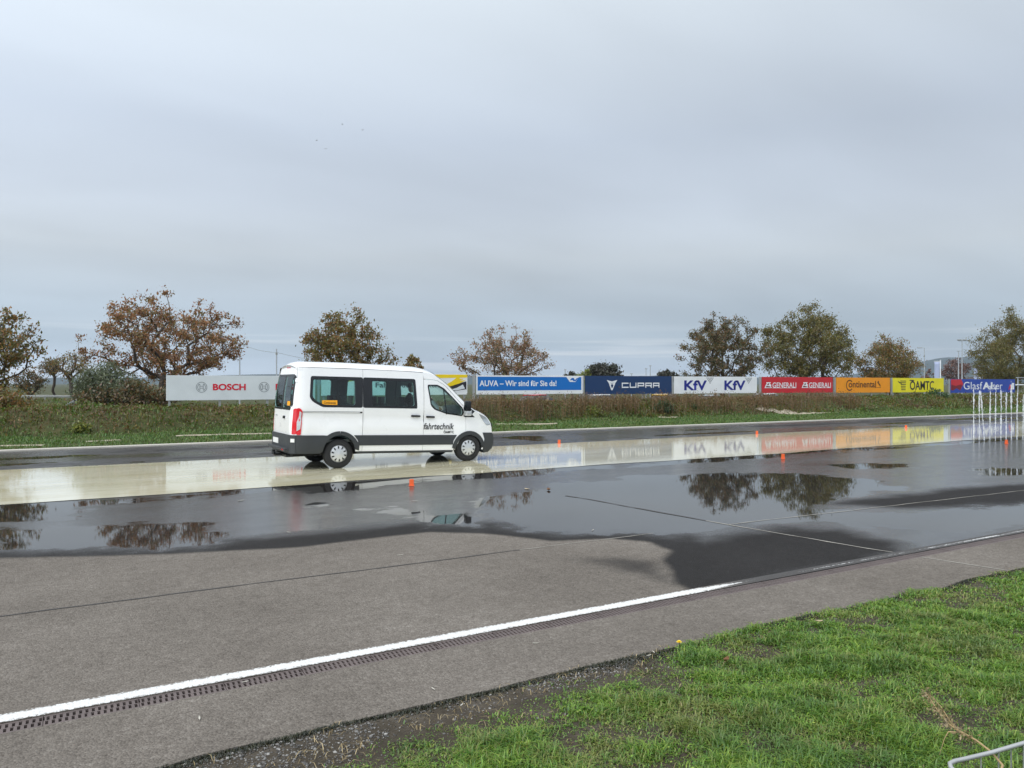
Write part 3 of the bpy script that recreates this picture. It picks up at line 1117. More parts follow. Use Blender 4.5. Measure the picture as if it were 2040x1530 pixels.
WIN_F = rounded([(2.25, 1.93), (2.25, 1.86), (2.32, 1.42), (2.42, 1.325), (2.74, 1.225), (3.19, 1.17), (3.205, 1.36), (2.94, 1.63), (2.70, 1.85), (2.52, 1.935)], 0.05)
WIN_FI = rounded([(2.285, 1.90), (2.285, 1.85), (2.345, 1.45), (2.43, 1.36), (2.74, 1.262), (3.16, 1.21), (3.165, 1.35), (2.92, 1.60), (2.68, 1.815), (2.51, 1.90)], 0.04)
arch_r = arc(*RH, 0.385, 178, 2)
arch_f = arc(*FH, 0.385, 178, 2)
QUARTER = [(-0.90, 0.50), (-0.90, ZB), (RH[0] - 0.385, ZB)] + arch_r + [(RH[0] + 0.385, ZB), (0.605 - g2, ZB), (0.62 - g2, ZG), (-0.88, ZG - 0.01), (-0.895, 1.5)]
SLIDER = [(0.605 + g2, ZB), (2.125 - g2, ZB), (2.15 - g2, 2.222), (1.66, 2.235), (0.62 + g2, ZG)]
i_d = [e for e in EDGE if 2.16 < e[0] < 2.9]
FDOOR = [(2.125 + g2, ZB), (2.94, ZB), (2.97, 0.50), (3.06, 0.64), (3.17, 0.73), (3.265, 0.79), (3.275, 1.148), (3.225, 1.165), (3.235, 1.40), (2.93, 1.71), (2.76, 1.885), (2.66, 1.95), (2.53, 2.02), (2.40, 2.045), (2.152 + g2, 2.055)]
PILLAR = [(2.152 + g2, 2.066), (2.40, 2.056), (2.535, 2.032), (2.668, 1.960), (2.768, 1.895), (2.94, 1.72), (3.243, 1.41), (3.45, 1.225)] + [e for e in reversed(EDGE) if e[0] < 3.5]
FENDER = [(2.975, 0.36), (FH[0] - 0.385, ZB)] + arch_f + [(FH[0] + 0.385, ZB), (3.98, ZB), (4.10, 0.45), (4.10, 0.70)] + [e for e in reversed(EDGE) if e[0] >= 3.5] + [(3.46, 1.215), (3.555, 1.148), (3.283, 1.148), (3.273, 0.785), (3.18, 0.722)]
CLAD_T = 0.712
parts_side = {}
for s in (-1, 1):
    q = side_patch('quarter_panel', QUARTER, 'van_paint', van, s, holes=[WIN_QI], thick=0.02)
    sd_ = side_patch('sliding_door', SLIDER, 'van_paint', van, s, holes=[WIN_SI], thick=0.02)
    fd = side_patch('front_door', FDOOR, 'van_paint', van, s, holes=[WIN_FI], thick=0.02)
    side_patch('windscreen_pillar', PILLAR, 'van_paint', van, s, thick=0.02)
    side_patch('front_wing', FENDER, 'van_paint', van, s, thick=0.02)
    # dark backing behind the shut lines
    side_patch('door_gap_backing', [(0.55, ZB), (0.67, ZB), (0.69, 2.22), (0.56, 2.22)], 'van_gap', van, s, off=-0.021)
    side_patch('door_gap_backing', [(2.06, ZB), (2.19, ZB), (2.21, 2.20), (2.09, 2.20)], 'van_gap', van, s, off=-0.021)
    side_patch('door_gap_backing', [(3.20, 0.80), (3.34, 0.80), (3.34, 1.13), (3.20, 1.13)], 'van_gap', van, s, off=-0.021)
    # glazing: printed black border and tinted pane
    for host, a, b, gl in ((q, WIN_Q, WIN_QI, 'glass_dark'), (sd_, WIN_S, WIN_SI, 'glass_dark'), (fd, WIN_F, WIN_FI, 'glass_light')):
        side_patch('window_border', a, 'van_black', host, s, holes=[b], off=0.004, thick=0.006, grid=0)
        side_patch('window_pane', b, gl, host, s, off=-0.002)
    side_patch('window_divider', [(2.665, 1.86), (2.69, 1.86), (2.755, 1.215), (2.73, 1.215)], 'van_black', fd, s, off=0.006, thick=0.012, grid=0)
    side_patch('mirror_sail', [(3.215, 1.40), (3.215, 1.17), (3.54, 1.155)], 'van_black', van, s, off=0.005, thick=0.02, grid=0)
    # lining that shows through the glass
    side_patch('inner_lining', QUARTER, 'van_lining', van, s, holes=[WIN_QI], off=-0.05)
    side_patch('inner_lining', SLIDER, 'van_lining', van, s, holes=[WIN_SI], off=-0.05)
    side_patch('inner_lining', FDOOR, 'van_lining', van, s, holes=[WIN_FI], off=-0.05)
    # dark plastic cladding, arches
    a_out = arc(*RH, 0.475, 168, 32)
    a_in = arc(*RH, 0.382, 8, 176)
    side_patch('rear_cladding', [(-0.90, 0.30), (RH[0] - 0.44, 0.30), (RH[0] - 0.37, 0.36)] + arc(*RH, 0.382, 172, 90, 8) + [(RH[0], 0.33 + 0.475)] + arc(*RH, 0.475, 95, 128, 5) + [(-0.30, CLAD_T), (-0.90, CLAD_T)], 'van_plastic', van, s, off=0.014, thick=0.03)
    side_patch('wheel_arch', arc(*RH, 0.382, 90, 8, 9) + [(0.53, 0.36), (0.53, 0.56)] + arc(*RH, 0.475, 28, 88, 8), 'van_plastic', van, s, off=0.016, thick=0.03)
    side_patch('side_cladding', [(0.535, 0.475), (2.915, 0.475), (2.925, 0.56), (3.02, CLAD_T), (0.40, CLAD_T), (0.49, 0.60)], 'van_plastic', van, s, off=0.013, thick=0.02)
    side_patch('sill_trim', [(0.50, 0.285), (2.93, 0.285), (2.93, 0.338), (0.50, 0.338)], 'van_plastic', van, s, off=0.006, thick=0.06)
    side_patch('wheel_arch', arc(*FH, 0.382, 176, 8, 14) + [(3.80, 0.40), (3.86, 0.50)] + arc(*FH, 0.48, 24, 172, 14), 'van_plastic', van, s, off=0.016, thick=0.03)
    # sliding rail and handles
    side_patch('slide_rail', [(-0.82, 1.212), (0.595, 1.217), (0.595, 1.252), (-0.82, 1.247)], 'van_gap', q, s, off=0.002, thick=0.006, grid=0)
    side_patch('rail_cover', [(-0.80, 1.221), (0.54, 1.226), (0.54, 1.243), (-0.80, 1.238)], 'van_paint', q, s, off=0.006, thick=0.006, grid=0)
    for host, x0, x1, z in ((sd_, 1.81, 2.04, 1.168), (fd, 2.20, 2.42, 1.150)):
        side_patch('door_handle', rounded([(x0, z - 0.022), (x1, z - 0.022), (x1, z + 0.016), (x0, z + 0.022)], 0.02), 'van_black', host, s, off=0.038, thick=0.05, grid=0)
    # door mirror
    mm = MB()
    y0 = s * (WB(3.2, 1.35) + 0.02)
    mm.box(3.17, 3.25, min(y0, y0 + s * 0.10), max(y0, y0 + s * 0.10), 1.24, 1.30)
    mi = obj('door_mirror', mm.mesh('door_mirror', bevel=0.01), M['van_black'], van)
    mm = MB()
    ya, yb = sorted((y0 + s * 0.08, y0 + s * 0.27))
    mm.box(3.16, 3.29, ya, yb, 1.30, 1.56)
    obj('mirror_housing', mm.mesh('mirror_housing', True, 40, bevel=0.035), M['van_black'], mi)
    mm = MB()
    mm.box(3.165, 3.31, ya + 0.01, yb + 0.006, 1.19, 1.34)
    obj('mirror_cap', mm.mesh('mirror_cap', True, 40, bevel=0.035), M['van_paint'] if s > 0 else M['hub_silver'], mi)
    for ch in (mi, *mi.children):
        for vtx in ch.data.vertices:
            vtx.co = TB(*vtx.co)

    # tail lamp wrapping the corner
    tl = side_patch('tail_light', rounded([(-0.905, 1.31), (-0.84, 1.315), (-0.785, 1.25), (-0.815, 0.72), (-0.905, 0.72)], 0.03), 'lens_red', van, s, off=0.012, thick=0.03)
    side_patch('reversing_lens', [(-0.90, 1.00), (-0.86, 1.10), (-0.845, 1.25), (-0.805, 1.215), (-0.828, 0.85), (-0.90, 0.80)], 'lens_clear', tl, s, off=0.016, thick=0.012, grid=0)
    # headlight
    hl = side_patch('headlight', rounded([(3.66, 1.235), (3.86, 1.165), (3.96, 1.09), (4.035, 0.965), (3.90, 0.945)], 0.03), 'chrome_glass', van, s, off=0.010, thick=0.02, step=0.04, grid=0.06)
    # wheels
    for cx, rear in ((RH[0], True), (FH[0], False)):
        wy = s * 0.975
        wb = MB()
        R_, wdt = 0.338, 0.215
        wb.lathe([(0.205, 0.0), (0.225, 0.004), (0.27, 0.004), (0.312, 0.012), (0.330, 0.028), (R_, 0.05), (R_, wdt - 0.05), (0.330, wdt - 0.03), (0.31, wdt - 0.01), (0.2, wdt)], 40)
        wl = wb.build('wheel', M['rubber'], van, smooth=True, sharp=40)
        wl.location = (cx, wy, 0.336)
        wl.rotation_euler = (0, random.uniform(0, 1), math.pi if s > 0 else 0)
        # hub cap: dish with ten openings
        holes = []
        for k in range(10):
            a = 2 * math.pi * k / 10
            hole = [(0.112, -0.085), (0.172, -0.14), (0.178, 0.02), (0.118, 0.06)]
            holes.append([(r * math.cos(a + da * 1.35), r * math.sin(a + da * 1.35)) for r, da in hole])
        circ = [(0.207 * math.cos(2 * math.pi * k / 40), 0.207 * math.sin(2 * math.pi * k / 40)) for k in range(40)]
        def dish(a, b, o_):
            r = math.hypot(a, b)
            return (a, 0.010 - 0.026 * (1 - (r / 0.207) ** 2) + 0.02 * ss(0.185, 0.207, r) - 0.012 * (1 - ss(0.03, 0.06, r)) - o_, b)
        hc = obj('hub_cap', patch_mesh('hub_cap', circ, dish, holes, 0.0, 0.012, step=0.03, grid=0.035), M['hub_silver'], wl)
        bk = MB()
        bk.lathe([(0.0, 0.03), (0.2, 0.03)], 24)
        bk.build('rim', M['van_gap'], wl)

# roof, windscreen, bonnet, nose: one cross-section family along an edge curve
EDGE_R = [(-0.875, 2.195), (-0.80, 2.225), (-0.67, 2.238), (-0.3, 2.24), (0.2, 2.245), (0.62, 2.245), (1.2, 2.24), (1.66, 2.238)]
CROWN_R = [0.090, 0.125, 0.145, 0.15, 0.155, 0.155, 0.155, 0.152]


def shell(name, edge, bulge, mat, ny=22, pw=3.0):
    v, f = [], []
    for (x, z), (bx_, bz_) in zip(edge, bulge):
        w = WB(x, z)
        for j in range(ny + 1):
            a = -1 + 2 * j / ny
            a = math.copysign(1 - (1 - abs(a)) ** 1.6, a)      # more points at the rounded shoulder
            k = 1 - abs(a) ** pw
            v.append(TB(x + bx_ * k, a * (w - 0.004), z + 0.001 + bz_ * k))
    for i in range(len(edge) - 1):
        for j in range(ny):
            a = i * (ny + 1) + j
            f.append((a, a + ny + 1, a + ny + 2, a + 1))
    return obj(name, me_py(name, v, f, True, 50), M[mat], van)


e_r = EDGE_R + EDGE[0:3]
shell('roof', e_r, [(-0.015, CROWN_R[0])] + [(0, c) for c in CROWN_R[1:]] + [(0.03, 0.150), (0.06, 0.14), (0.09, 0.125)], 'van_paint', pw=2.0)
side_line = [(-0.86, 2.228), (2.14, 2.214), (2.14, 2.222), (-0.86, 2.236)]
for s in (-1, 1):
    side_patch('roof_seam', [(-0.86, 2.229), (0.62, 2.236), (1.66, 2.229), (2.14, 2.215), (2.14, 2.222), (1.66, 2.236), (0.62, 2.243), (-0.86, 2.236)], 'van_gap', van, s, off=0.002, thick=0.004, grid=0)
shell('windscreen', EDGE[2:9], [(0.09, 0.125), (0.12, 0.11), (0.14, 0.10), (0.16, 0.095), (0.17, 0.09), (0.18, 0.085), (0.20, 0.07)], 'glass_light', pw=2.4)
shell('bonnet', EDGE[8:13], [(0.20, 0.07), (0.21, 0.06), (0.21, 0.05), (0.21, 0.045), (0.21, 0.03)], 'van_paint', pw=2.4)
shell('nose', EDGE[12:], [(0.21, 0.03), (0.22, 0.015), (0.22, 0.0), (0.22, 0.0)], 'van_paint', pw=2.2)
FB = [(4.085, 0.755), (4.13, 0.70), (4.15, 0.60), (4.145, 0.48), (4.10, 0.36), (3.99, 0.27), (3.86, 0.25)]
shell('front_bumper', FB, [(0.22, 0)] * 6 + [(0.1, 0)], 'van_plastic', pw=2.2)
for s in (-1, 1):
    side_patch('bumper_corner', [(3.80, 0.42), (3.83, 0.27), (3.99, 0.27), (4.10, 0.36), (4.143, 0.48), (4.15, 0.60), (4.13, 0.70), (4.085, 0.76), (3.78, 0.765), (3.84, 0.60)], 'van_plastic', van, s, off=0.010, thick=0.03)
gr = MB()
gr.box(4.272, 4.292, -0.50, 0.50, 0.80, 0.98)
o = gr.build('grille', M['van_black'], van, bevel=0.01)
for vtx in o.data.vertices:
    vtx.co = TB(*vtx.co)


# rear: two doors with glass, bumper, tow hitch
def rear_map(y, z, o_):
    x = -1.0 - o_
    e = abs(y) - 0.74
    if e > 0:
        x += 0.095 * (e / 0.19) ** 2.2
    if z > 1.25:
        x += 0.11 * ((z - 1.25) / 0.95) ** 2
    x += 0.012 * ss(0.95, 1.25, z)
    yy = y
    if z > 1.05:
        yy = y * (1 - 0.13 * ((z - 1.05) / 1.15) ** 1.6)
    return TB(x, yy, z)


def rear_patch(name, outer, mat, parent, holes=(), off=0.0, thick=0.0, **kw):
    return obj(name, patch_mesh(name, outer, rear_map, holes, off, thick, flip=True, **kw), M[mat], parent)


for s in (-1, 1):
    def R(pts):
        q_ = [(s * a, b) for a, b in pts]
        return q_
    d_out = R([(0.004, 0.70), (0.93, 0.70), (0.935, 1.4), (0.94, 2.15), (0.80, 2.20), (0.004, 2.21)])
    w_out = rounded(R([(0.006, 1.26), (0.70, 1.26), (0.84, 1.38), (0.86, 2.02), (0.78, 2.07), (0.006, 2.07)]), 0.03)
    w_in = rounded(R([(0.075, 1.31), (0.68, 1.31), (0.79, 1.41), (0.81, 1.99), (0.75, 2.02), (0.075, 2.02)]), 0.05)
    rd = rear_patch('rear_door', d_out, 'van_paint', van, holes=[w_in], thick=0.02)
    rear_patch('window_border', w_out, 'van_black', rd, holes=[w_in], off=0.004, thick=0.006, grid=0)
    rear_patch('window_pane', w_in, 'glass_dark', rd, off=-0.003)
    rear_patch('hinge', rounded(R([(0.875, 1.90), (0.925, 1.90), (0.925, 1.98), (0.875, 1.98)]), 0.01), 'van_paint', rd, off=0.03, thick=0.03, grid=0)
    rear_patch('tail_light_edge', rounded(R([(0.85, 0.73), (0.935, 0.73), (0.935, 1.31), (0.87, 1.29)]), 0.02), 'lens_red', [o for o in van.children if o.name.startswith('tail_light')][0 if s < 0 else 1], off=0.012, thick=0.02)
    rear_patch('inner_lining', d_out, 'van_lining', van, holes=[w_in], off=-0.05)
rear_patch('centre_seal', [(-0.012, 0.72), (0.012, 0.72), (0.012, 2.18), (-0.012, 2.18)], 'van_gap', van, off=-0.01, grid=0)
rear_patch('rear_handle', rounded([(-0.30, 1.06), (-0.18, 1.06), (-0.18, 1.12), (-0.30, 1.12)], 0.02), 'van_black', van, off=0.03, thick=0.04, grid=0)
rear_patch('rear_emblem', [(0.42, 1.10), (0.58, 1.10), (0.58, 1.13), (0.42, 1.13)], 'hub_silver', van, off=0.01, thick=0.01, grid=0)
rear_patch('rear_sticker', rounded([(-0.70, 1.36), (-0.45, 1.36), (-0.45, 1.46), (-0.70, 1.46)], 0.03), 'sticker_orange', van, off=0.008, thick=0.004, grid=0)
rear_patch('rear_brace', [(-0.93, 2.15), (0.93, 2.15), (0.93, 2.205), (0.6, 2.275), (0.0, 2.305), (-0.6, 2.275), (-0.93, 2.205)], 'van_paint', van, off=-0.006, thick=0.03)
bl = rear_patch('brake_light', [(-0.18, 2.215), (0.18, 2.215), (0.18, 2.245), (-0.18, 2.245)], 'lens_red', van, off=0.0, thick=0.02, grid=0)
rb = rear_patch('rear_bumper', [(-0.94, 0.30), (0.94, 0.30), (0.945, 0.71), (-0.945, 0.71)], 'van_plastic', van, off=0.03, thick=0.06)
st = MB()
st.box(-1.115, -1.0, -0.78, 0.78, 0.345, 0.41)
o = st.build('bumper_step', M['van_plastic'], van, bevel=0.015)
for vtx in o.data.vertices:
    vtx.co = TB(*vtx.co)
np_ = rear_patch('number_plate', [(0.12, 0.47), (0.60, 0.47), (0.60, 0.59), (0.12, 0.59)], 'plate_white', van, off=0.042, thick=0.012, grid=0)
rear_patch('corner_reflector', [(-0.93, 0.55), (-0.86, 0.55), (-0.86, 0.63), (-0.93, 0.63)], 'plate_white', van, off=0.04, thick=0.012, grid=0)
rear_patch('bumper_reflector', [(-0.66, 0.36), (-0.52, 0.36), (-0.52, 0.39), (-0.66, 0.39)], 'lens_red', van, off=0.12, thick=0.03, grid=0)
th_ = MB()
th_.tube([(-0.8, 0, 0.30), (-1.13, 0, 0.30), (-1.16, 0, 0.32), (-1.16, 0, 0.37)], 0.028, 8)
th_.box(-1.15, -1.09, 0.12, 0.26, 0.30, 0.40)
th_.box(-1.0, -0.85, -0.5, 0.5, 0.27, 0.33)
th_.build('tow_hitch', M['van_black'], van)

# underbody, floor, dashboard
ub = MB()
ub.box(-0.92, 3.9, -0.78, 0.78, 0.30, 0.46)
ub.build('underbody', M['van_gap'], van)
for nm, cx in (('axle', RH[0]), ('axle', FH[0])):
    ax = MB()
    ax.tube([(cx, -0.85, 0.33), (cx, 0.85, 0.33)], 0.06, 10)
    ax.build(nm, M['van_gap'], van)
for s in (-1, 1):
    for cx in (RH[0], FH[0]):
        wl_ = MB()
        pts = arc(cx, 0.33, 0.40, 0, 180, 12)
        v = [(x, s * 0.97, z) for x, z in pts] + [(x, s * 0.70, z) for x, z in pts]
        wl_.add(v, [(i, i + 1, i + 14, i + 13) for i in range(12)])
        v = [(x, s * 0.70, z) for x, z in pts]
        wl_.add(v, [tuple(range(13))])
        wl_.build('wheel_housing', M['van_gap'], van)
fl = MB()
fl.box(-0.92, 3.2, -0.90, 0.90, 0.60, 0.66)
fl.box(3.0, 3.36, -0.86, 0.86, 0.66, 1.16)
fl.build('cabin_floor', M['van_lining'], van)
sw = MB()
sw.tube([(2.92 + 0.06 * math.sin(a), 0.42 + 0.19 * math.cos(a), 1.16 + 0.17 * math.sin(a)) for a in [2 * math.pi * k / 20 for k in range(21)]], 0.016, 6, caps=False)
sw.build('steering_wheel', M['van_black'], van, smooth=True)
# head lining
v, f = [], []
shell('head_lining', [(x, z - 0.05) for x, z in EDGE_R + EDGE[0:2]], [(0, 0.10)] * 10, 'van_lining')
seat_b, seat_h = MB(), MB()
seat_b.box(0.0, 0.46, -0.23, 0.23, 0.30, 0.44)
seat_b.add([(0.02, -0.23, 0.40), (0.14, -0.23, 0.40), (-0.02, -0.21, 0.86), (-0.12, -0.21, 0.86), (0.02, 0.23, 0.40), (0.14, 0.23, 0.40), (-0.02, 0.21, 0.86), (-0.12, 0.21, 0.86)],
           [(0, 1, 2, 3), (4, 7, 6, 5), (0, 4, 5, 1), (1, 5, 6, 2), (2, 6, 7, 3), (3, 7, 4, 0)])
seat_b.box(0.05, 0.40, -0.17, 0.17, 0.0, 0.31)
seat_h.box(-0.135, -0.045, -0.125, 0.125, 0.855, 1.01)
seat_h.tube([(-0.09, -0.06, 0.80), (-0.09, -0.06, 0.90)], 0.008, 6)
seat_h.tube([(-0.09, 0.06, 0.80), (-0.09, 0.06, 0.90)], 0.008, 6)
sbm = seat_b.mesh('seat', True, 40, bevel=0.03)
shm = seat_h.mesh('headrest', True, 40, bevel=0.03)
sbm.materials.append(M['seat_cloth'])
shm.materials.append(M['seat_cloth'])
for x, y in [(2.25, 0.42), (2.25, -0.42), (1.35, 0.55), (1.35, 0.02), (1.35, -0.5), (0.42, 0.55), (0.42, 0.02), (0.42, -0.5), (-0.45, 0.58), (-0.45, 0.05)]:
    a = link(bpy.data.objects.new('seat', sbm), van)
    a.location = (x, y, 0.66 - PITCH * (x - 1.65) - 0.06)
    b = link(bpy.data.objects.new('headrest', shm), a)


# lettering helper (built-in vector font)
def text_mesh(txt, w, h, bold=0.0, shear=0.0, extrude=0.0):
    cu = bpy.data.curves.new('lettering', 'FONT')
    cu.body = txt
    cu.size = 1.0
    cu.offset = bold
    cu.shear = shear
    cu.resolution_u = 4
    ob = bpy.data.objects.new('lettering_tmp', cu)
    C.objects.link(ob)
    bpy.context.view_layer.update()
    dg = bpy.context.evaluated_depsgraph_get()
    me = bpy.data.meshes.new_from_object(ob.evaluated_get(dg))
    bpy.data.objects.remove(ob)
    bpy.data.curves.remove(cu)
    co = np.zeros(len(me.vertices) * 3, np.float32)
    me.vertices.foreach_get('co', co)
    co = co.reshape(-1, 3)
    lo, hi = co.min(0), co.max(0)
    co[:, 0] = (co[:, 0] - lo[0]) / (hi[0] - lo[0]) * w
    co[:, 1] = (co[:, 1] - lo[1]) / (hi[1] - lo[1]) * h
    co[:, 2] = 0
    me.vertices.foreach_set('co', co.ravel())
    return me


def text_on_side(txt, x0, x1, z0, z1, mat, parent, bold=0.0, shear=0.0, off=0.006):
    me = text_mesh(txt, x1 - x0, z1 - z0, bold, shear)
    for vt in me.vertices:
        x, z = x0 + vt.co.x, z0 + vt.co.y
        vt.co = TB(x, -(WB(x, z) + off), z)
    me.materials.clear()
    return obj('lettering', me, M[mat], parent)


near_q = [o for o in van.children if o.name.startswith('quarter_panel')][0]
near_f = [o for o in van.children if o.name.startswith('front_door')][0]
text_on_side('fahrtechnik', 2.135, 2.945, 0.845, 1.000, 'ink_black', near_f, 0.018, 0.22)
text_on_side('ÖAMTC', 2.665, 2.945, 0.750, 0.825, 'ink_black', near_f, 0.035)
stk = side_patch('window_sticker', [(-0.35, 1.39), (0.0, 1.40), (0.0, 1.505), (-0.35, 1.50)], 'sticker_orange', near_q, -1, off=0.003, thick=0.003, grid=0)
text_on_side('Continental', -0.31, -0.04, 1.42, 1.475, 'ink_brown', near_q, 0.01, 0, off=0.008)

# ------------------------------------------------------------------ driver, seated behind the wheel
def skin_body(name, joints, edges, mat, sub=2):
    me = bpy.data.meshes.new(name)
    me.from_pydata([j[0] for j in joints], edges, [])
    ob = bpy.data.objects.new(name, me)
    C.objects.link(ob)
    sk = ob.modifiers.new('skin', 'SKIN')
    sk.use_smooth_shade = True
    for i, j in enumerate(joints):
        r = j[1] if hasattr(j[1], '__len__') else (j[1], j[1])
        me.skin_vertices[0].data[i].radius = r
        me.skin_vertices[0].data[i].use_root = (i == 0)
    sb = ob.modifiers.new('sub', 'SUBSURF')
    sb.levels = sub
    sb.render_levels = sub
    bpy.context.view_layer.update()
    dg = bpy.context.evaluated_depsgraph_get()
    nm = bpy.data.meshes.new_from_object(ob.evaluated_get(dg))
    bpy.data.objects.remove(ob)
    nm.materials.clear()
    nm.materials.append(M[mat])
    nm.shade_smooth()
    return nm


J = [((0, 0, 0.10), (0.15, 0.17)), ((-0.03, 0, 0.32), (0.12, 0.16)), ((-0.05, 0, 0.50), (0.12, 0.18)), ((-0.04, 0, 0.60), (0.06, 0.07)), ((-0.02, 0, 0.67), (0.055, 0.055)),
     ((-0.05, 0.19, 0.53), 0.06), ((0.10, 0.24, 0.30), 0.048), ((0.36, 0.20, 0.44), 0.036), ((0.46, 0.15, 0.50), 0.034),
     ((-0.05, -0.19, 0.53), 0.06), ((0.10, -0.24, 0.30), 0.048), ((0.36, -0.20, 0.44), 0.036), ((0.46, -0.15, 0.50), 0.034),
     ((0.10, 0.10, 0.08), 0.09), ((0.46, 0.13, 0.14), 0.065), ((0.60, 0.13, -0.26), 0.05),
     ((0.10, -0.10, 0.08), 0.09), ((0.46, -0.13, 0.14), 0.065), ((0.60, -0.13, -0.26), 0.05)]
Ed = [(0, 1), (1, 2), (2, 3), (3, 4), (2, 5), (5, 6), (6, 7), (7, 8), (2, 9), (9, 10), (10, 11), (11, 12), (0, 13), (13, 14), (14, 15), (0, 16), (16, 17), (17, 18)]
px_, py_, pz_ = VX + 2.42, VY + 0.42, 1.03
drv = obj('person', skin_body('person', J, Ed, 'jacket'))
drv.location = (px_, py_, pz_)
tag(drv, 'driver in dark jacket sitting at the wheel of the white van', 'person')
hm = skin_body('head', [((0.0, 0, 0.66), 0.06), ((0.01, 0, 0.74), (0.085, 0.075)), ((0.0, 0, 0.83), (0.10, 0.078)), ((-0.01, 0, 0.90), (0.075, 0.06)), ((0.10, 0, 0.765), 0.015)], [(0, 1), (1, 2), (2, 3), (1, 4)], 'skin')
obj('head', hm, M['skin'], drv)
obj('hair', skin_body('hair', [((-0.045, 0, 0.78), (0.075, 0.078)), ((-0.025, 0, 0.865), (0.095, 0.085)), ((0.02, 0, 0.915), (0.06, 0.06))], [(0, 1), (1, 2)], 'ink_black'), M['ink_black'], drv)
for s in (-1, 1):
    hb = MB()
    for k in range(5):
        y = 0.42 * 0 + s * 0.15
        a = 0.02 * (k - 2)
        hb.tube([(0.44 + (0.0 if k else -0.01), y + a, 0.50), (0.50, y + a * 1.05, 0.53 + (0.01 if k else 0)), (0.525, y + a, 0.50), (0.515, y + a, 0.465)], [0.012, 0.010, 0.009, 0.007], 6)
    hb.tube([(0.42, y, 0.485), (0.47, y, 0.505)], [0.034, 0.040], 8)
    hb.build('hand', M['skin'], drv, smooth=True)

# ------------------------------------------------------------------ advertising boards on the bank
NB, BZ0, BZ1 = 32.6, 1.345, 2.31


def bx(u, n=NB):
    return on_n(u, HY, n)[0]


def bank_ground(x, n):
    return float(ground_z(x, n))


class Board:
    def __init__(s, name, label, u0, u1, mat, z0=BZ0, z1=BZ1, n=NB, posts=4, side_post=True):
        s.x0, s.x1, s.z0, s.z1, s.n = bx(u0, n), bx(u1, n), z0, z1, n
        s.root = empty(name, (s.x0, n, bank_ground(s.x0, n)))
        tag(s.root, label, 'billboard', 'advertising boards along the bank')
        s.k = 1
        s.part('panel', MB().box(s.x0, s.x1, n, n + 0.035, z0, z1), mat, bevel=0.004)
        w = s.x1 - s.x0
        for i in range(posts):
            x = s.x0 + 0.12 + (w - 0.24) * i / (posts - 1)
            zb = bank_ground(x, n + 0.08) - 0.2
            s.part('post', MB().box(x - 0.04, x + 0.04, n + 0.04, n + 0.12, zb, z1 - 0.05), 'post_grey')
        if side_post:
            s.part('side_post', MB().box(s.x0 - 0.16, s.x0 - 0.07, n - 0.01, n + 0.10, bank_ground(s.x0, n) - 0.2, z1 + 0.01), 'galvanised')

    def part(s, name, mb, mat, **kw):
        o = mb.build(name, M[mat], s.root, **kw)
        o.location = -s.root.location
        return o

    def y(s, layer):
        return s.n - 0.004 * layer

    def poly(s, name, pts, mat, layer=1):
        """pts in photo columns and board height fraction 0..1 from the bottom"""
        pp = [(bx(u, s.n), s.z0 + (s.z1 - s.z0) * v) for u, v in pts]
        v2, fs = tri2d(pp, (), 5, 0)
        o = obj(name, me_py(name, [(a, s.y(layer), b) for a, b in v2], fs), M[mat], s.root)
        o.location = -s.root.location
        return o

    def text(s, txt, u0, u1, v0, v1, mat, bold=0.0, shear=0.0, layer=2):
        a, b = bx(u0, s.n), bx(u1, s.n)
        h = (s.z1 - s.z0)
        me = text_mesh(txt, b - a, (v1 - v0) * h, bold, shear)
        for vt in me.vertices:
            vt.co = (a + vt.co.x, s.y(layer), s.z0 + v0 * h + vt.co.y)
        me.materials.clear()
        o = obj('lettering', me, M[mat], s.root)
        o.location = -s.root.location
        return o

    def strokes(s, name, segs, u0, u1, v0, v1, th, mat, layer=2):
        """block letters drawn as bars; segs in unit square ((x0,y0),(x1,y1))"""
        a, b = bx(u0, s.n), bx(u1, s.n)
        h = (s.z1 - s.z0)
        mb = MB()
        for i, (p, q) in enumerate(segs):
            P0 = Vector((a + p[0] * (b - a), s.z0 + (v0 + p[1] * (v1 - v0)) * h))
            P1 = Vector((a + q[0] * (b - a), s.z0 + (v0 + q[1] * (v1 - v0)) * h))
            d = (P1 - P0).normalized()
            n_ = Vector((-d.y, d.x)) * th / 2
            e = d * th / 2
            yy = s.y(layer) - 0.0004 * i
            c = [P0 - e - n_, P1 + e - n_, P1 + e + n_, P0 - e + n_]
            mb.add([(p_.x, yy, p_.y) for p_ in c], [(0, 1, 2, 3)])
        o = mb.build(name, M[mat], s.root, fix=False)
        o.location = -s.root.location
        return o

    def ring(s, name, u, v, r, th, mat, n=36, layer=2, a0=0, a1=360):
        cx, cz = bx(u, s.n), s.z0 + (s.z1 - s.z0) * v
        mb = MB()
        vv, ff = [], []
        for k in range(n + 1):
            t = math.radians(a0 + (a1 - a0) * k / n)
            for rr in (r - th / 2, r + th / 2):
                vv.append((cx + rr * math.cos(t), s.y(layer), cz + rr * math.sin(t)))
        for k in range(n):
            ff.append((2 * k, 2 * k + 1, 2 * k + 3, 2 * k + 2))
        mb.add(vv, ff)
        o = mb.build(name, M[mat], s.root, fix=False)
        o.location = -s.root.location
        return o


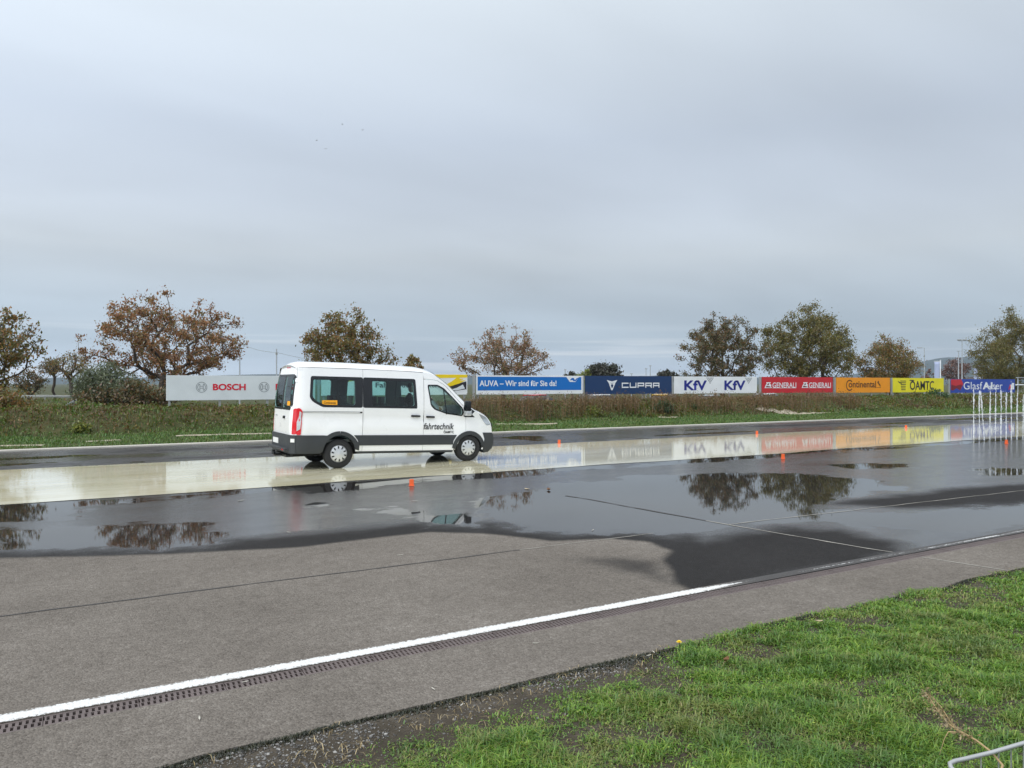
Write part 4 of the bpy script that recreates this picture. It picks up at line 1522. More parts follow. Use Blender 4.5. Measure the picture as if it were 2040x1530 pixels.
# grey board with a ring emblem and red letters
b = Board('billboard', 'pale grey board with ring emblem and red BOSCH letters', 331, 628, 'board_grey', 1.265, 2.25, side_post=False)
for u in (401.5, 526, 652):
    if u < 620:
        b.ring('emblem_ring', u, 0.525, 0.200, 0.014, 'ink_grey')
        b.ring('emblem_arc', u, 0.525, 0.145, 0.014, 'ink_grey', a0=130, a1=230)
        b.ring('emblem_arc', u, 0.525, 0.145, 0.014, 'ink_grey', a0=-50, a1=50)
        r = 4.7
        b.strokes('emblem_bar', [((0.22, 0), (0.22, 1)), ((0.78, 0), (0.78, 1)), ((0.22, .33), (0.78, .33)), ((0.22, .67), (0.78, .67)), ((0.22, 0), (0.02, .05)), ((0.22, 1), (0.02, .95)), ((0.78, 0), (0.98, .05)), ((0.78, 1), (0.98, .95))], u - 6, u + 6, 0.40, 0.65, 0.013, 'ink_grey')
b.text('BOSCH', 424, 489.5, 0.395, 0.665, 'ink_red', 0.035)
b.text('BOSCH', 549, 612, 0.395, 0.665, 'ink_red', 0.035)

# white board with yellow swoosh, mostly behind the van
b = Board('billboard', 'white board with yellow swoosh and dark picture behind the van', 640, 931, 'board_white', 1.40, 2.36)
b.poly('yellow_band', [(660, 0.985), (660, 0.55), (690, 0.62), (740, 0.80), (800, 0.80), (850, 0.80), (890, 0.82), (931, 0.84), (931, 0.985)], 'ink_yellow')
b.poly('swoosh', [(889, 0.50), (900, 0.66), (912, 0.88), (918, 0.90), (915, 0.78), (924, 0.80), (916, 0.68), (928, 0.72), (916, 0.56), (898, 0.42), (886, 0.36)], 'ink_yellow', 3)
b.poly('dark_picture', [(884, 0.32), (898, 0.42), (918, 0.58), (929, 0.66), (929, 0.24), (896, 0.10), (886, 0.14)], 'ink_black', 2)
b.poly('picture_light', [(896, 0.24), (910, 0.34), (922, 0.50), (926, 0.30), (908, 0.20)], 'board_grey', 3)
b.poly('picture_stripe', [(898, 0.14), (928, 0.26), (928, 0.21), (900, 0.09)], 'board_white', 3)
b.text('Fah', 748, 772, 0.36, 0.60, 'ink_grey', 0.02)
b.text('de', 800, 815, 0.36, 0.60, 'ink_grey', 0.02)
b.text('ken', 852, 874, 0.36, 0.60, 'ink_grey', 0.02)

b = Board('billboard', 'bright blue board reading AUVA Wir sind für Sie da', 949, 1161, 'board_white', 1.395, 2.32)
b.poly('blue_field', [(951.5, 0.21), (1158, 0.21), (1158, 0.93), (951.5, 0.93)], 'board_blue')
b.text('AUVA – Wir sind für Sie da!', 955, 1108.5, 0.43, 0.74, 'ink_white', 0.022)
b.poly('logo_tab', [(1128, 0.935), (1153, 0.935), (1146, 0.66), (1135, 0.66)], 'ink_white', 2)
b.poly('logo_mark', [(1134.5, 0.74), (1139, 0.88), (1143, 0.88), (1145, 0.76), (1149, 0.88), (1151.5, 0.88), (1146, 0.70), (1142, 0.70), (1141, 0.76), (1137, 0.76)], 'ink_blue', 3)

b = Board('billboard', 'navy blue board with triangular emblem and CUPRA letters', 1166, 1338, 'board_navy', 1.355, 2.325)
seg = []
def add_l(x0, w, L):
    global seg
    seg += [((x0 + p[0] * w, p[1]), (x0 + q[0] * w, q[1])) for p, q in L]
lw, gp_ = 0.155, 0.211
add_l(0.0, lw, [((0, 0), (0, 1)), ((0, 1), (1, 1)), ((0, 0), (1, 0))])
add_l(gp_, lw, [((0, 0), (0, 1)), ((0, 0), (1, 0)), ((1, 0), (1, 1))])
add_l(2 * gp_, lw, [((0, 0), (0, 1)), ((0, 1), (1, 1)), ((1, 1), (1, 0.38)), ((1, 0.38), (0, 0.38))])
add_l(3 * gp_, lw, [((0, 0), (0, 1)), ((0, 1), (1, 1)), ((1, 1), (1, 0.42)), ((1, 0.42), (0, 0.42)), ((0.8, 0.42), (1.0, 0))])
add_l(4 * gp_, lw, [((0, 0), (0, 1)), ((0, 1), (1, 1)), ((1, 1), (1, 0)), ((1, 0.42), (0, 0.42))])
b.strokes('lettering', seg, 1239.5, 1312.5, 0.375, 0.60, 0.062, 'ink_white')
b.poly('emblem', [(1208.5, 0.78), (1219, 0.70), (1229.8, 0.78), (1226, 0.62), (1221, 0.26), (1219, 0.20), (1217, 0.26), (1212.5, 0.62)], 'ink_white')
b.poly('emblem_slot', [(1216.7, 0.50), (1218, 0.54), (1220.5, 0.54), (1221.7, 0.50), (1220.3, 0.36), (1218, 0.36)], 'board_navy', 3)
b.poly('emblem_notch', [(1214, 0.63), (1219, 0.585), (1224.3, 0.63), (1219, 0.61)], 'board_navy', 3)

b = Board('billboard', 'white board with two navy KfV signs and striped triangles', 1343, 1508, 'board_white', 1.345, 2.32)
for u0, u1, t0, t1 in ((1363, 1408, 1407, 1422), (1443, 1485, 1484, 1498.5)):
    b.text('KfV', u0, u1, 0.19, 0.78, 'ink_navy', 0.03)
    for r in range(5):
        f0 = r / 5
        wd_ = (t1 - t0) / 2 * (1 - f0)
        c = (t0 + t1) / 2
        k = 5 - r
        for j in range(k):
            a = c - wd_ + 2 * wd_ * j / k
            e = c - wd_ + 2 * wd_ * (j + 1) / k
            b.poly('triangle_mark', [(a + .15, 0.94 - 0.075 * r), (e - .15, 0.94 - 0.075 * r), ((a + e) / 2, 0.88 - 0.075 * r)], 'ink_grey')

b = Board('billboard', 'red board with white GENERALI lettering twice', 1518, 1659, 'board_red', 1.335, 2.32)
for u0, u1 in ((1523, 1586), (1597, 1655)):
    w = u1 - u0
    q0 = u0 + w * 0.25
    b.text('GENERALI', q0, u1, 0.32, 0.66, 'ink_white', 0.012)
    b.poly('letter_foot', [(q0, 0.30), (u1, 0.30), (u1, 0.325), (q0, 0.325)], 'ink_white')
    b.poly('lion_emblem', [(u0, 0.31), (u0 + w * .03, 0.46), (u0 + w * .07, 0.60), (u0 + w * .05, 0.67), (u0 + w * .21, 0.67), (u0 + w * .17, 0.58), (u0 + w * .22, 0.50), (u0 + w * .20, 0.42), (u0 + w * .235, 0.31)], 'ink_white')
    b.poly('lion_shade', [(u0 + w * .04, 0.36), (u0 + w * .06, 0.46), (u0 + w * .18, 0.40), (u0 + w * .18, 0.36)], 'ink_maroon', 3)
    b.poly('lion_shade', [(u0 + w * .08, 0.50), (u0 + w * .10, 0.60), (u0 + w * .15, 0.60), (u0 + w * .13, 0.50)], 'ink_maroon', 3)

b = Board('billboard', 'orange board with brown Continental lettering and horse', 1666, 1773, 'board_orange', 1.305, 2.31)
b.ring('big_initial', 1692.5, 0.49, 0.33, 0.075, 'ink_brown', a0=42, a1=318)
b.text('ontinental', 1690.5, 1745, 0.34, 0.78, 'ink_brown', 0.02)
b.poly('underline', [(1743, 0.315), (1755, 0.315), (1755, 0.34), (1743, 0.34)], 'ink_brown')
b.poly('horse', [(1747.5, 0.66), (1749.5, 0.80), (1751.2, 0.74), (1751.0, 0.64), (1753.2, 0.56), (1754.4, 0.44), (1753.0, 0.36), (1752.6, 0.46), (1750.6, 0.52), (1749.4, 0.60)], 'ink_brown')

b = Board('billboard', 'yellow board with tall black ÖAMTC letters', 1779, 1880, 'board_yellow', 1.295, 2.30)
b.text('OAMTC', 1812.5, 1860.5, 0.16, 0.80, 'ink_black', 0.018)
b.poly('umlaut_bar', [(1812, 0.80), (1821, 0.80), (1821, 0.87), (1812, 0.87)], 'ink_black')
for k in range(6):
    v = 0.16 + 0.12 * k
    b.poly('emblem_stripe', [(1795.5 - k * 0.4, v), (1804 + k * 0.2, v), (1804 + k * 0.2, v + 0.05), (1795.5 - k * 0.4, v + 0.06)], 'ink_black')
b.poly('emblem_wing', [(1788, 0.80), (1796, 0.66), (1796, 0.58), (1791, 0.66)], 'ink_black')

b = Board('billboard', 'royal blue board with red folded shape and white Glasfaser letters', 1894, 2022, 'board_royal', 1.22, 2.24)
b.poly('red_shape', [(1894.5, 0.98), (1915, 0.98), (1919, 0.66), (1913, 0.18), (1905, 0.34), (1899, 0.16), (1894.5, 0.22)], 'board_red')
b.poly('red_fold', [(1895, 0.60), (1904, 0.50), (1913, 0.60), (1917, 0.58), (1913, 0.20), (1905, 0.35), (1899, 0.17), (1895, 0.22)], 'ink_maroon', 2)
b.text('Glasf', 1919.5, 1957, 0.24, 0.80, 'ink_white', 0.0)
b.text('A1', 1957.5, 1977, 0.24, 0.78, 'ink_white', 0.045)
b.text('ser', 1977.5, 1997, 0.24, 0.60, 'ink_white', 0.0)
b.text('A', 2008.5, 2016, 0.18, 0.62, 'ink_red', 0.03)
b.text('1', 2015.5, 2020, 0.22, 0.72, 'ink_white', 0.03)


# ------------------------------------------------------------------ trees
def quads_from(centers, dirs_u, dirs_v):
    """leaf quads (diamond-ish) centre +- u, +- v"""
    n = len(centers)
    v = np.empty((n, 4, 3), np.float32)
    v[:, 0] = centers - dirs_u
    v[:, 1] = centers - dirs_v * 0.55 + dirs_u * 0.1
    v[:, 2] = centers + dirs_u
    v[:, 3] = centers + dirs_v * 0.55 + dirs_u * 0.1
    f = np.arange(n * 4, dtype=np.int32).reshape(n, 4)
    return v.reshape(-1, 3), f


def rand_dirs(r, n):
    d = r.normal(size=(n, 3))
    return d / np.linalg.norm(d, axis=1, keepdims=True)


def make_tree(name, label, cat, base, height, cr, ch, mat, leaves=6000, leaf=0.085, tips=170, seed=1, trunk_r=0.13, lean=(0, 0), fork=0.30, droop=0.15, flat=1.0, group=None, sparse=0.0, bare=0.0, cluster=0.19, lobes=None):
    """trunk and limbs grown towards points in the crown; leaves cluster round the twig ends"""
    r = np.random.default_rng(seed)
    root = empty(name, base)
    tag(root, label, cat, group)
    zc = height - ch / 2
    tipsP = []
    tries = 0
    while len(tipsP) < tips and tries < 40000:
        tries += 1
        p = r.uniform(-1, 1, 3)
        rr = np.linalg.norm(p)
        if rr > 1 or rr < 0.25:
            continue
        th = math.atan2(p[1], p[0])
        lim = 0.70 + 0.22 * math.sin(3 * th + seed) * math.cos(2.3 * p[2] + seed * 1.7) + 0.20 * math.sin(5 * th + 2.1 * seed + 4 * p[2])
        if rr > max(lim, 0.42):
            continue
        if p[2] < 0:
            k = 1 - 0.25 * abs(p[2])
        else:
            k = 1 - 0.50 * p[2]
        q = np.array([p[0] * cr * k * 1.22 + lean[0], p[1] * cr * k * 0.95, zc + p[2] * ch / 2 * 1.15])
        if q[2] < fork * height * 0.8:
            continue
        tipsP.append(q)
    # skeleton
    nodes = [np.array([0, 0, -0.1])]
    par = [-1]
    nt = 5
    ft = fork * height
    for i in range(1, nt + 1):
        t = i / nt
        nodes.append(np.array([lean[0] * 0.25 * t + 0.06 * math.sin(2.2 * t * 3 + seed), 0.05 * math.cos(3.1 * t + seed), ft * t]))
        par.append(i - 1)
    tipsP.sort(key=lambda q: (q[0] ** 2 + q[1] ** 2) ** 0.5 + abs(q[2] - ft))
    cost = [0.0] * len(nodes)
    tip_nodes = []
    for q in tipsP:
        A = np.array(nodes[2:])
        d = np.linalg.norm(A - q, axis=1)
        up = np.maximum(A[:, 2] - q[2], 0)
        c = d + 1.4 * up + 0.28 * np.array(cost[2:])
        j = int(np.argmin(c)) + 2
        a = nodes[j]
        L = np.linalg.norm(q - a)
        m = 1 if L < 0.6 else (2 if L < 1.4 else 3)
        prev = j
        for k in range(1, m + 1):
            t = k / m
            pt = a + (q - a) * t
            pt = pt + r.normal(size=3) * 0.05 * L * (0 if k == m else 1)
            pt[2] += 0.12 * L * math.sin(math.pi * t) * (1 if droop < 0.3 else -0.3)
            nodes.append(pt)
            par.append(prev)
            cost.append(cost[prev] + L / m)
            prev = len(nodes) - 1
        tip_nodes.append(prev)
    n = len(nodes)
    cnt = np.zeros(n)
    for t in tip_nodes:
        i = t
        while i >= 0:
            cnt[i] += 1
            i = par[i]
    rad = trunk_r * (cnt / max(cnt[1], 1)) ** 0.46
    rad = np.maximum(rad, 0.007)
    mb = MB()
    kids = {}
    for i, p_ in enumerate(par):
        if p_ >= 0:
            kids.setdefault(p_, []).append(i)
    done = set()
    stack = [(0, None)]
    while stack:
        i, p_ = stack.pop()
        chain = [i] if p_ is None else [p_, i]
        cur = i
        while kids.get(cur):
            ks = sorted(kids[cur], key=lambda k: -cnt[k])
            for k in ks[1:]:
                stack.append((k, cur))
            cur = ks[0]
            chain.append(cur)
        if len(chain) > 1:
            rr = [rad[c] for c in chain]
            if p_ is not None:
                rr[0] = min(rad[p_], rad[i] * 1.15)
            if p_ is None:
                rr[0] *= 1.35
            mb.tube([nodes[c] for c in chain], rr, 7 if max(rr) > 0.04 else 4, caps=False)
    mb.build('trunk', M['bark'], root, smooth=True, fix=False)
    # leaves
    tp = np.array([nodes[t] for t in tip_nodes])
    parp = np.array([nodes[par[t]] for t in tip_nodes])
    wts = r.uniform(0.25, 1.0, len(tp)) ** (1 + 2 * sparse)
    if bare > 0:
        wts[r.random(len(tp)) < bare] = 0.0
    idx = r.choice(len(tp), leaves, p=wts / wts.sum())
    t = r.random(leaves)[:, None] ** 0.6
    c = parp[idx] + (tp[idx] - parp[idx]) * (0.35 + 0.75 * t)
    c = c + r.normal(size=(leaves, 3)) * cluster * np.array([1, 1, 0.75]) * (0.4 + 0.6 * r.random((leaves, 1)))
    c[:, 2] -= np.abs(r.normal(size=leaves)) * droop * 0.4
    u = rand_dirs(r, leaves)
    u[:, 2] -= 0.3
    w = np.cross(u, rand_dirs(r, leaves))
    w /= np.linalg.norm(w, axis=1, keepdims=True) + 1e-9
    sz = leaf * r.uniform(0.55, 1.25, leaves)[:, None]
    vv, ff = quads_from(c, u * sz, w * sz)
    obj('crown', me_np('crown', vv, ff), M[mat], root)
    return root


def tree_at(u, n, top, ul, ur, bot, **kw):
    """place by photo columns/rows on plane n"""
    x, _, zt = on_n(u, top, n)
    xl, xr = on_n(ul, HY, n)[0], on_n(ur, HY, n)[0]
    zb = bank_ground(x, n)
    dep = n / ray(u, HY)[1]
    cr = (ur - ul) / 2 * dep / FPX
    cen = ((ul + ur) / 2 - u) * dep / FPX
    zbot = on_n(u, bot, n)[2]
    h = zt - zb
    return make_tree(base=(x, n, zb), height=h, cr=cr, ch=max(zt - zbot, 0.8), lean=(cen * 0.9, 0), **kw)


GT = 'autumn trees behind the boards'
tree_at(-30, 37, 602, -150, 74, 772, name='autumn_tree', label='ragged dark autumn tree standing beyond the left end of the bank', cat='tree', mat='leaves_mixed', leaves=8600, tips=270, seed=3, trunk_r=0.15, group=GT, leaf=0.070)
tree_at(322, 38, 586, 180, 496, 760, name='autumn_tree', label='wide rust brown autumn tree beside the grey red lettered board', cat='tree', mat='leaves_brown', leaves=17500, tips=360, seed=12, trunk_r=0.16, group=GT, fork=0.36, cluster=0.18, leaf=0.062)
tree_at(700, 38, 615, 588, 786, 760, name='autumn_tree', label='olive brown autumn tree rising above the van roof', cat='tree', mat='leaves_mixed', leaves=13000, tips=230, seed=8, trunk_r=0.14, group=GT, leaf=0.064)
tree_at(820, 58, 706, 800, 842, 760, name='small_tree', label='small rusty tree top just above the van windscreen', cat='tree', mat='leaves_mixed', leaves=1800, tips=60, seed=5, trunk_r=0.09, leaf=0.11)
tree_at(1000, 38, 652, 903, 1112, 765, name='autumn_tree', label='thin pinkish autumn tree behind the bright blue board', cat='tree', mat='leaves_pink', leaves=8200, tips=250, seed=21, trunk_r=0.12, group=GT, fork=0.30, leaf=0.062)
tree_at(1440, 36, 620, 1340, 1536, 788, name='autumn_tree', label='loose dark olive tree behind the white KfV board', cat='tree', mat='leaves_darkolive', leaves=20000, tips=280, seed=31, trunk_r=0.15, group=GT, fork=0.22, leaf=0.066)
tree_at(1612, 35.8, 604, 1502, 1724, 796, name='autumn_tree', label='dense yellowish olive tree behind the red board', cat='tree', mat='leaves_olive', leaves=34000, tips=300, seed=44, trunk_r=0.18, group=GT, fork=0.20, cluster=0.30, leaf=0.068)
tree_at(1768, 36.2, 669, 1692, 1850, 792, name='autumn_tree', label='brownish tree behind the orange and yellow boards', cat='tree', mat='leaves_mixed', leaves=21000, tips=230, seed=52, trunk_r=0.14, group=GT, fork=0.20, cluster=0.30, leaf=0.066)
tree_at(2010, 36.6, 626, 1912, 2104, 798, name='autumn_tree', label='large dark olive tree behind the royal blue board', cat='tree', mat='leaves_olive', leaves=34000, tips=290, seed=67, trunk_r=0.18, group=GT, fork=0.18, cluster=0.34, leaf=0.068)
GF = 'distant trees'
tree_at(1203, 82, 722, 1166, 1241, 764, name='distant_tree', label='dark round crowned tree far behind the navy board', cat='tree', mat='leaves_far', leaves=4200, tips=110, seed=71, trunk_r=0.2, group=GF, leaf=0.17, cluster=0.4, fork=0.25)
tree_at(1140, 84, 741, 1124, 1158, 764, name='distant_tree', label='low dark tree far behind the bright blue board end', cat='tree', mat='leaves_far', leaves=1500, tips=60, seed=72, trunk_r=0.12, group=GF, leaf=0.16, fork=0.2)
tree_at(1163, 70, 737, 1150, 1180, 764, name='distant_tree', label='yellow green shrubby tree behind the gap beside the navy board', cat='tree', mat='leaves_lime', leaves=1400, tips=60, seed=73, trunk_r=0.1, group=GF, leaf=0.13, fork=0.2)
tree_at(1330, 86, 735, 1308, 1352, 764, name='distant_tree', label='dark clumpy tree far behind the navy board right end', cat='tree', mat='leaves_far', leaves=2600, tips=80, seed=74, trunk_r=0.16, group=GF, leaf=0.17, fork=0.2)
tree_at(1905, 84, 712, 1868, 1946, 770, name='distant_tree', label='reddish brown tree far away between the banner poles', cat='tree', mat='leaves_farred', leaves=4200, tips=120, seed=75, trunk_r=0.18, group=GF, leaf=0.15, cluster=0.4, fork=0.2)
tree_at(1850, 88, 738, 1830, 1872, 770, name='distant_tree', label='small reddish tree beside the single arm lamp', cat='tree', mat='leaves_farred', leaves=1800, tips=70, seed=76, trunk_r=0.15, group=GF, leaf=0.15, fork=0.2)
tree_at(142, 55, 699, 95, 196, 752, name='slender_tree', label='slender half bare tree with forked stems on the embankment', cat='tree', mat='leaves_mixed', leaves=2000, tips=170, seed=81, trunk_r=0.11, group=GF, fork=0.25, bare=0.35, leaf=0.055)
tree_at(108, 57, 712, 78, 128, 748, name='slender_tree', label='leaning thin tree on the embankment', cat='tree', mat='leaves_darkolive', leaves=1300, tips=90, seed=82, trunk_r=0.08, group=GF, fork=0.35, bare=0.2, leaf=0.060)
tree_at(58, 56, 735, 28, 88, 778, name='slender_tree', label='low dark tree on the embankment', cat='tree', mat='leaves_darkolive', leaves=2200, tips=90, seed=83, trunk_r=0.08, group=GF, fork=0.12, leaf=0.060)
tree_at(172, 56, 748, 152, 196, 780, name='slender_tree', label='low bushy tree beside the forked slender tree', cat='tree', mat='leaves_darkolive', leaves=1500, tips=70, seed=84, trunk_r=0.07, group=GF, fork=0.12, leaf=0.060)

GS = 'shrubs on the bank'
tree_at(215, 35, 722, 150, 282, 815, name='shrub', label='big grey green willow like shrub left of the brown tree', cat='shrub', mat='leaves_willow', leaves=9500, tips=240, seed=91, trunk_r=0.07, group=GS, leaf=0.05, fork=0.08, cluster=0.22)
tree_at(262, 34.3, 758, 180, 345, 822, name='shrub', label='dark green bramble thicket under the brown tree', cat='shrub', mat='leaves_darkolive', leaves=7500, tips=200, seed=92, trunk_r=0.05, group=GS, leaf=0.06, fork=0.08, cluster=0.25)
tree_at(20, 34.5, 772, -50, 70, 830, name='shrub', label='brownish shrub under the ragged dark tree', cat='shrub', mat='leaves_mixed', leaves=4500, tips=130, seed=93, trunk_r=0.05, group=GS, leaf=0.06, fork=0.08, cluster=0.25)
tree_at(1322, 30.6, 795, 1303, 1342, 832, name='shrub', label='dark green leafy shrub in the dry weeds below the navy board', cat='shrub', mat='leaves_green', leaves=1700, tips=60, seed=94, trunk_r=0.02, group=GS, leaf=0.055, fork=0.06, cluster=0.10)
tree_at(1185, 30.4, 806, 1160, 1206, 836, name='shrub', label='yellow green leafy shrub in the dry weeds', cat='shrub', mat='leaves_lime', leaves=1100, tips=60, seed=95, trunk_r=0.02, group=GS, leaf=0.05, fork=0.06, cluster=0.10)
tree_at(160, 30.3, 838, 142, 182, 868, name='shrub', label='bright yellow green plant low on the bank', cat='shrub', mat='leaves_lime', leaves=900, tips=50, seed=96, trunk_r=0.015, group=GS, leaf=0.05, fork=0.05, cluster=0.10)
tree_at(1865, 32.0, 772, 1840, 1892, 802, name='shrub', label='dark low shrub at the foot of the yellow board', cat='shrub', mat='leaves_green', leaves=1600, tips=60, seed=97, trunk_r=0.02, group=GS, leaf=0.055, fork=0.05, cluster=0.14)
tree_at(1382, 30.8, 806, 1366, 1398, 834, name='shrub', label='small dark green shrub in the weeds below the white board', cat='shrub', mat='leaves_green', leaves=800, tips=40, seed=98, trunk_r=0.02, group=GS, leaf=0.05, fork=0.05, cluster=0.10)


# ------------------------------------------------------------------ grass, weeds, grit
def blades(pos, h, w, bend, r, az=None):
    """pos (n,3); returns triangles for curved blades: 5 verts, 3 tris each"""
    n = len(pos)
    az = r.uniform(0, 2 * math.pi, n) if az is None else az
    d = np.stack([np.cos(az), np.sin(az), np.zeros(n)], -1)
    s = np.stack([-np.sin(az), np.cos(az), np.zeros(n)], -1)
    h = h[:, None]
    w = w[:, None]
    b = bend[:, None]
    up = np.array([0, 0, 1.0])
    mid = pos + up * h * 0.55 + d * h * b * 0.30
    tip = pos + up * h * (1 - 0.35 * b) + d * h * b
    v = np.stack([pos - s * w / 2, pos + s * w / 2, mid - s * w * 0.42, mid + s * w * 0.42, tip], 1)
    i = (np.arange(n) * 5)[:, None]
    f = np.concatenate([i + np.array([0, 1, 3]), i + np.array([0, 3, 2]), i + np.array([2, 3, 4])], 0)
    return v.reshape(-1, 3), f


r = np.random.default_rng(101)


# lawn at the camera's feet ; the grass edge in plan
GE = [gp(*p) for p in [(560, 1560), (700, 1520), (745, 1482), (830, 1462), (960, 1432), (1060, 1402), (1150, 1372), (1230, 1352), (1290, 1318), (1330, 1290), (1400, 1272), (1500, 1250), (1640, 1210), (1800, 1172), (1920, 1150), (2040, 1132), (2300, 1090), (2600, 1050)]]
lawn_poly = GE + [(16, 0.0), (2.0, -1.2), (0.3, 0.5)]
N0 = 1050000
lx = r.uniform(0.0, 14.5, N0)
ln = r.uniform(-0.5, 4.4, N0)
sdl = poly_sd(lx, ln, lawn_poly)
# in view and dense close by
dep = _s * lx + _c * ln
lat = (_c * lx - _s * ln) / np.maximum(dep, 0.1)
vis = dep > 1.2
clump = np.clip(vnoise(lx, ln, 0.13, 61) * 0.55 + vnoise(lx, ln, 0.45, 62) * 0.45, 0, 1)
clump = np.clip((clump - 0.5) * 1.7 + 0.5, 0, 1)
prob = np.clip(0.30 + sdl / 0.45, 0, 1) * np.clip((5.0 / np.maximum(dep, 3)) ** 1.3, 0, 1) * (0.22 + 1.0 * clump)
prob = np.where(sdl < -0.0, np.clip(0.10 + sdl * 0.45, 0, 1) * (clump > 0.62), prob)
prob = np.where((dep > 3.0) & (np.abs(lat) < 0.80), prob, prob * 0.45)
keep = vis & (r.random(N0) < prob)
lx, ln, sdl, dep, clump = lx[keep], ln[keep], sdl[keep], dep[keep], clump[keep]
pos = np.stack([lx, ln, verge_z(lx, ln) - 0.004], -1)
hh = (0.022 + 0.045 * r.random(len(lx)) ** 1.8) * (0.45 + 1.35 * clump ** 1.6) * np.clip(0.6 + sdl, 0.5, 1.0)
ww = (0.0035 + 0.004 * r.random(len(lx))) * np.clip(dep / 4.0, 1, 2.2)
vv, ff = blades(pos, hh, ww, r.uniform(0.3, 1.6, len(lx)), r)
o = obj('lawn_grass', me_np('lawn_grass', vv, ff), M['lawn'])
tag(o, 'short green lawn grass on the near verge', 'grass', kind='stuff')

# clover and herb leaves between the blades
k = r.choice(len(lx), min(60000, len(lx)), replace=False)
k = k[sdl[k] > 0.08]
c = np.stack([lx[k], ln[k], verge_z(lx[k], ln[k]) + r.uniform(0.006, 0.035, len(k))], -1)
u = rand_dirs(r, len(k)) * np.array([1, 1, 0.35])
w_ = np.cross(u, np.array([0, 0, 1.0]) + 0.5 * rand_dirs(r, len(k)))
sz = r.uniform(0.004, 0.0095, len(k))[:, None]
vv, ff = quads_from(c, u * sz * 1.1, w_ * sz * 1.3)
o = obj('lawn_herbs', me_np('lawn_herbs', vv, ff), M['lawn'])
tag(o, 'tiny clover and herb leaves among the lawn grass', 'grass', kind='stuff')

# straw coloured dead blades, thicker at the grass edge
nd_ = 60000
dx_ = r.uniform(0.2, 13, nd_)
dn_ = r.uniform(0.0, 4.35, nd_)
sdd = poly_sd(dx_, dn_, lawn_poly)
pr = np.where(sdd > 0, 0.10 + 0.5 * np.exp(-sdd / 0.12), 0.62 * np.exp(sdd / 0.28)) * (vnoise(dx_, dn_, 0.3, 63) > 0.42)
dep_ = _s * dx_ + _c * dn_
kk = (r.random(nd_) < pr) & (dep_ > 3.2)
dx_, dn_ = dx_[kk], dn_[kk]
pos = np.stack([dx_, dn_, verge_z(dx_, dn_)], -1)
vv, ff = blades(pos, r.uniform(0.012, 0.045, len(dx_)), r.uniform(0.003, 0.006, len(dx_)), r.uniform(0.9, 2.4, len(dx_)), r)
o = obj('dead_grass', me_np('dead_grass', vv, ff), M['thatch'])
tag(o, 'straw coloured dead grass along the verge edge', 'grass', kind='stuff')

# moss and crumbs against the asphalt edge
nm_ = 30000
mx_ = r.uniform(-0.5, 12, nm_)
mn_ = np.array([verge_edge(x) for x in mx_]) - np.abs(r.normal(size=nm_)) * 0.075 * (0.4 + vnoise(mx_, mx_ * 0, 0.5, 77)) + 0.016
pos = np.stack([mx_, mn_, verge_z(mx_, mn_) - 0.003], -1)
vv, ff = blades(pos, r.uniform(0.008, 0.028, nm_), r.uniform(0.004, 0.009, nm_), r.uniform(0.2, 1.2, nm_), r)
o = obj('edge_moss', me_np('edge_moss', vv, ff), M['moss'])
tag(o, 'dark moss and weeds at the broken asphalt edge', 'moss', kind='stuff')

# grit: crushed stone as small faceted lumps
ico = bmesh.new()
bmesh.ops.create_icosphere(ico, subdivisions=1, radius=1.0)
iv = np.array([v.co[:] for v in ico.verts])
ifc = np.array([[v.index for v in f.verts] for f in ico.faces])
ico.free()


def lumps(name, pos, size, mat, r):
    n = len(pos)
    sc = size[:, None] * r.uniform(0.6, 1.3, (n, 3)) * np.array([1, 1, 0.6])
    ang = r.uniform(0, 6.28, n)
    jit = 1 + 0.22 * r.normal(size=(n, len(iv), 1))
    v = iv[None] * jit * sc[:, None]
    ca, sa = np.cos(ang)[:, None], np.sin(ang)[:, None]
    x = v[..., 0] * ca - v[..., 1] * sa
    y = v[..., 0] * sa + v[..., 1] * ca
    v = np.stack([x, y, v[..., 2]], -1) + pos[:, None]
    f = (np.arange(n) * len(iv))[:, None, None] + ifc[None]
    return obj(name, me_np(name, v.reshape(-1, 3), f.reshape(-1, 3)), mat)


def stone_mat():
    m, t, p, _ = principled('grit')
    rnd = t.n('ShaderNodeNewGeometry').outputs['Random Per Island']
    t.put(p.inputs['Base Color'], t.ramp(rnd, [(0.0, (0.05, 0.048, 0.045)), (0.5, (0.13, 0.125, 0.12)), (0.85, (0.22, 0.215, 0.205)), (1.0, (0.36, 0.35, 0.33))]))
    p.inputs['Roughness'].default_value = 0.9
    return m


stone_mat()
ns_ = 90000
sx_ = r.uniform(-0.2, 9, ns_)
sn_ = verge_z(sx_, sx_) * 0 + r.uniform(2.0, 4.3, ns_)
sds = poly_sd(sx_, sn_, lawn_poly)
dep_ = _s * sx_ + _c * sn_
pr = np.where(sds > 0, 0.25 * np.exp(-sds / 0.15), 0.9) * (0.25 + 0.75 * (vnoise(sx_, sn_, 0.35, 64) > 0.45)) * (dep_ > 3.3)
kk = r.random(ns_) < pr
sx_, sn_ = sx_[kk], sn_[kk]
o = lumps('grit', np.stack([sx_, sn_, verge_z(sx_, sn_) + 0.002], -1), r.uniform(0.002, 0.006, len(sx_)) * r.choice([1, 1, 1, 1, 1.9], len(sx_)), M['grit'], r)
tag(o, 'loose crushed stone between asphalt and grass', 'gravel', kind='stuff')

# ---- bank vegetation
nbk = 180000
bxx = r.uniform(-14, 105, nbk)
bnn = 26.36 + r.random(nbk) * 3.9
bz_ = ground_z(bxx, bnn)
depb = _s * bxx + _c * bnn
latb = (_c * bxx - _s * bnn) / depb
kk = (np.abs(latb) < 0.98) & (r.random(nbk) < np.clip(34 / depb, 0.25, 1))
bxx, bnn, bz_, depb = bxx[kk], bnn[kk], bz_[kk], depb[kk]
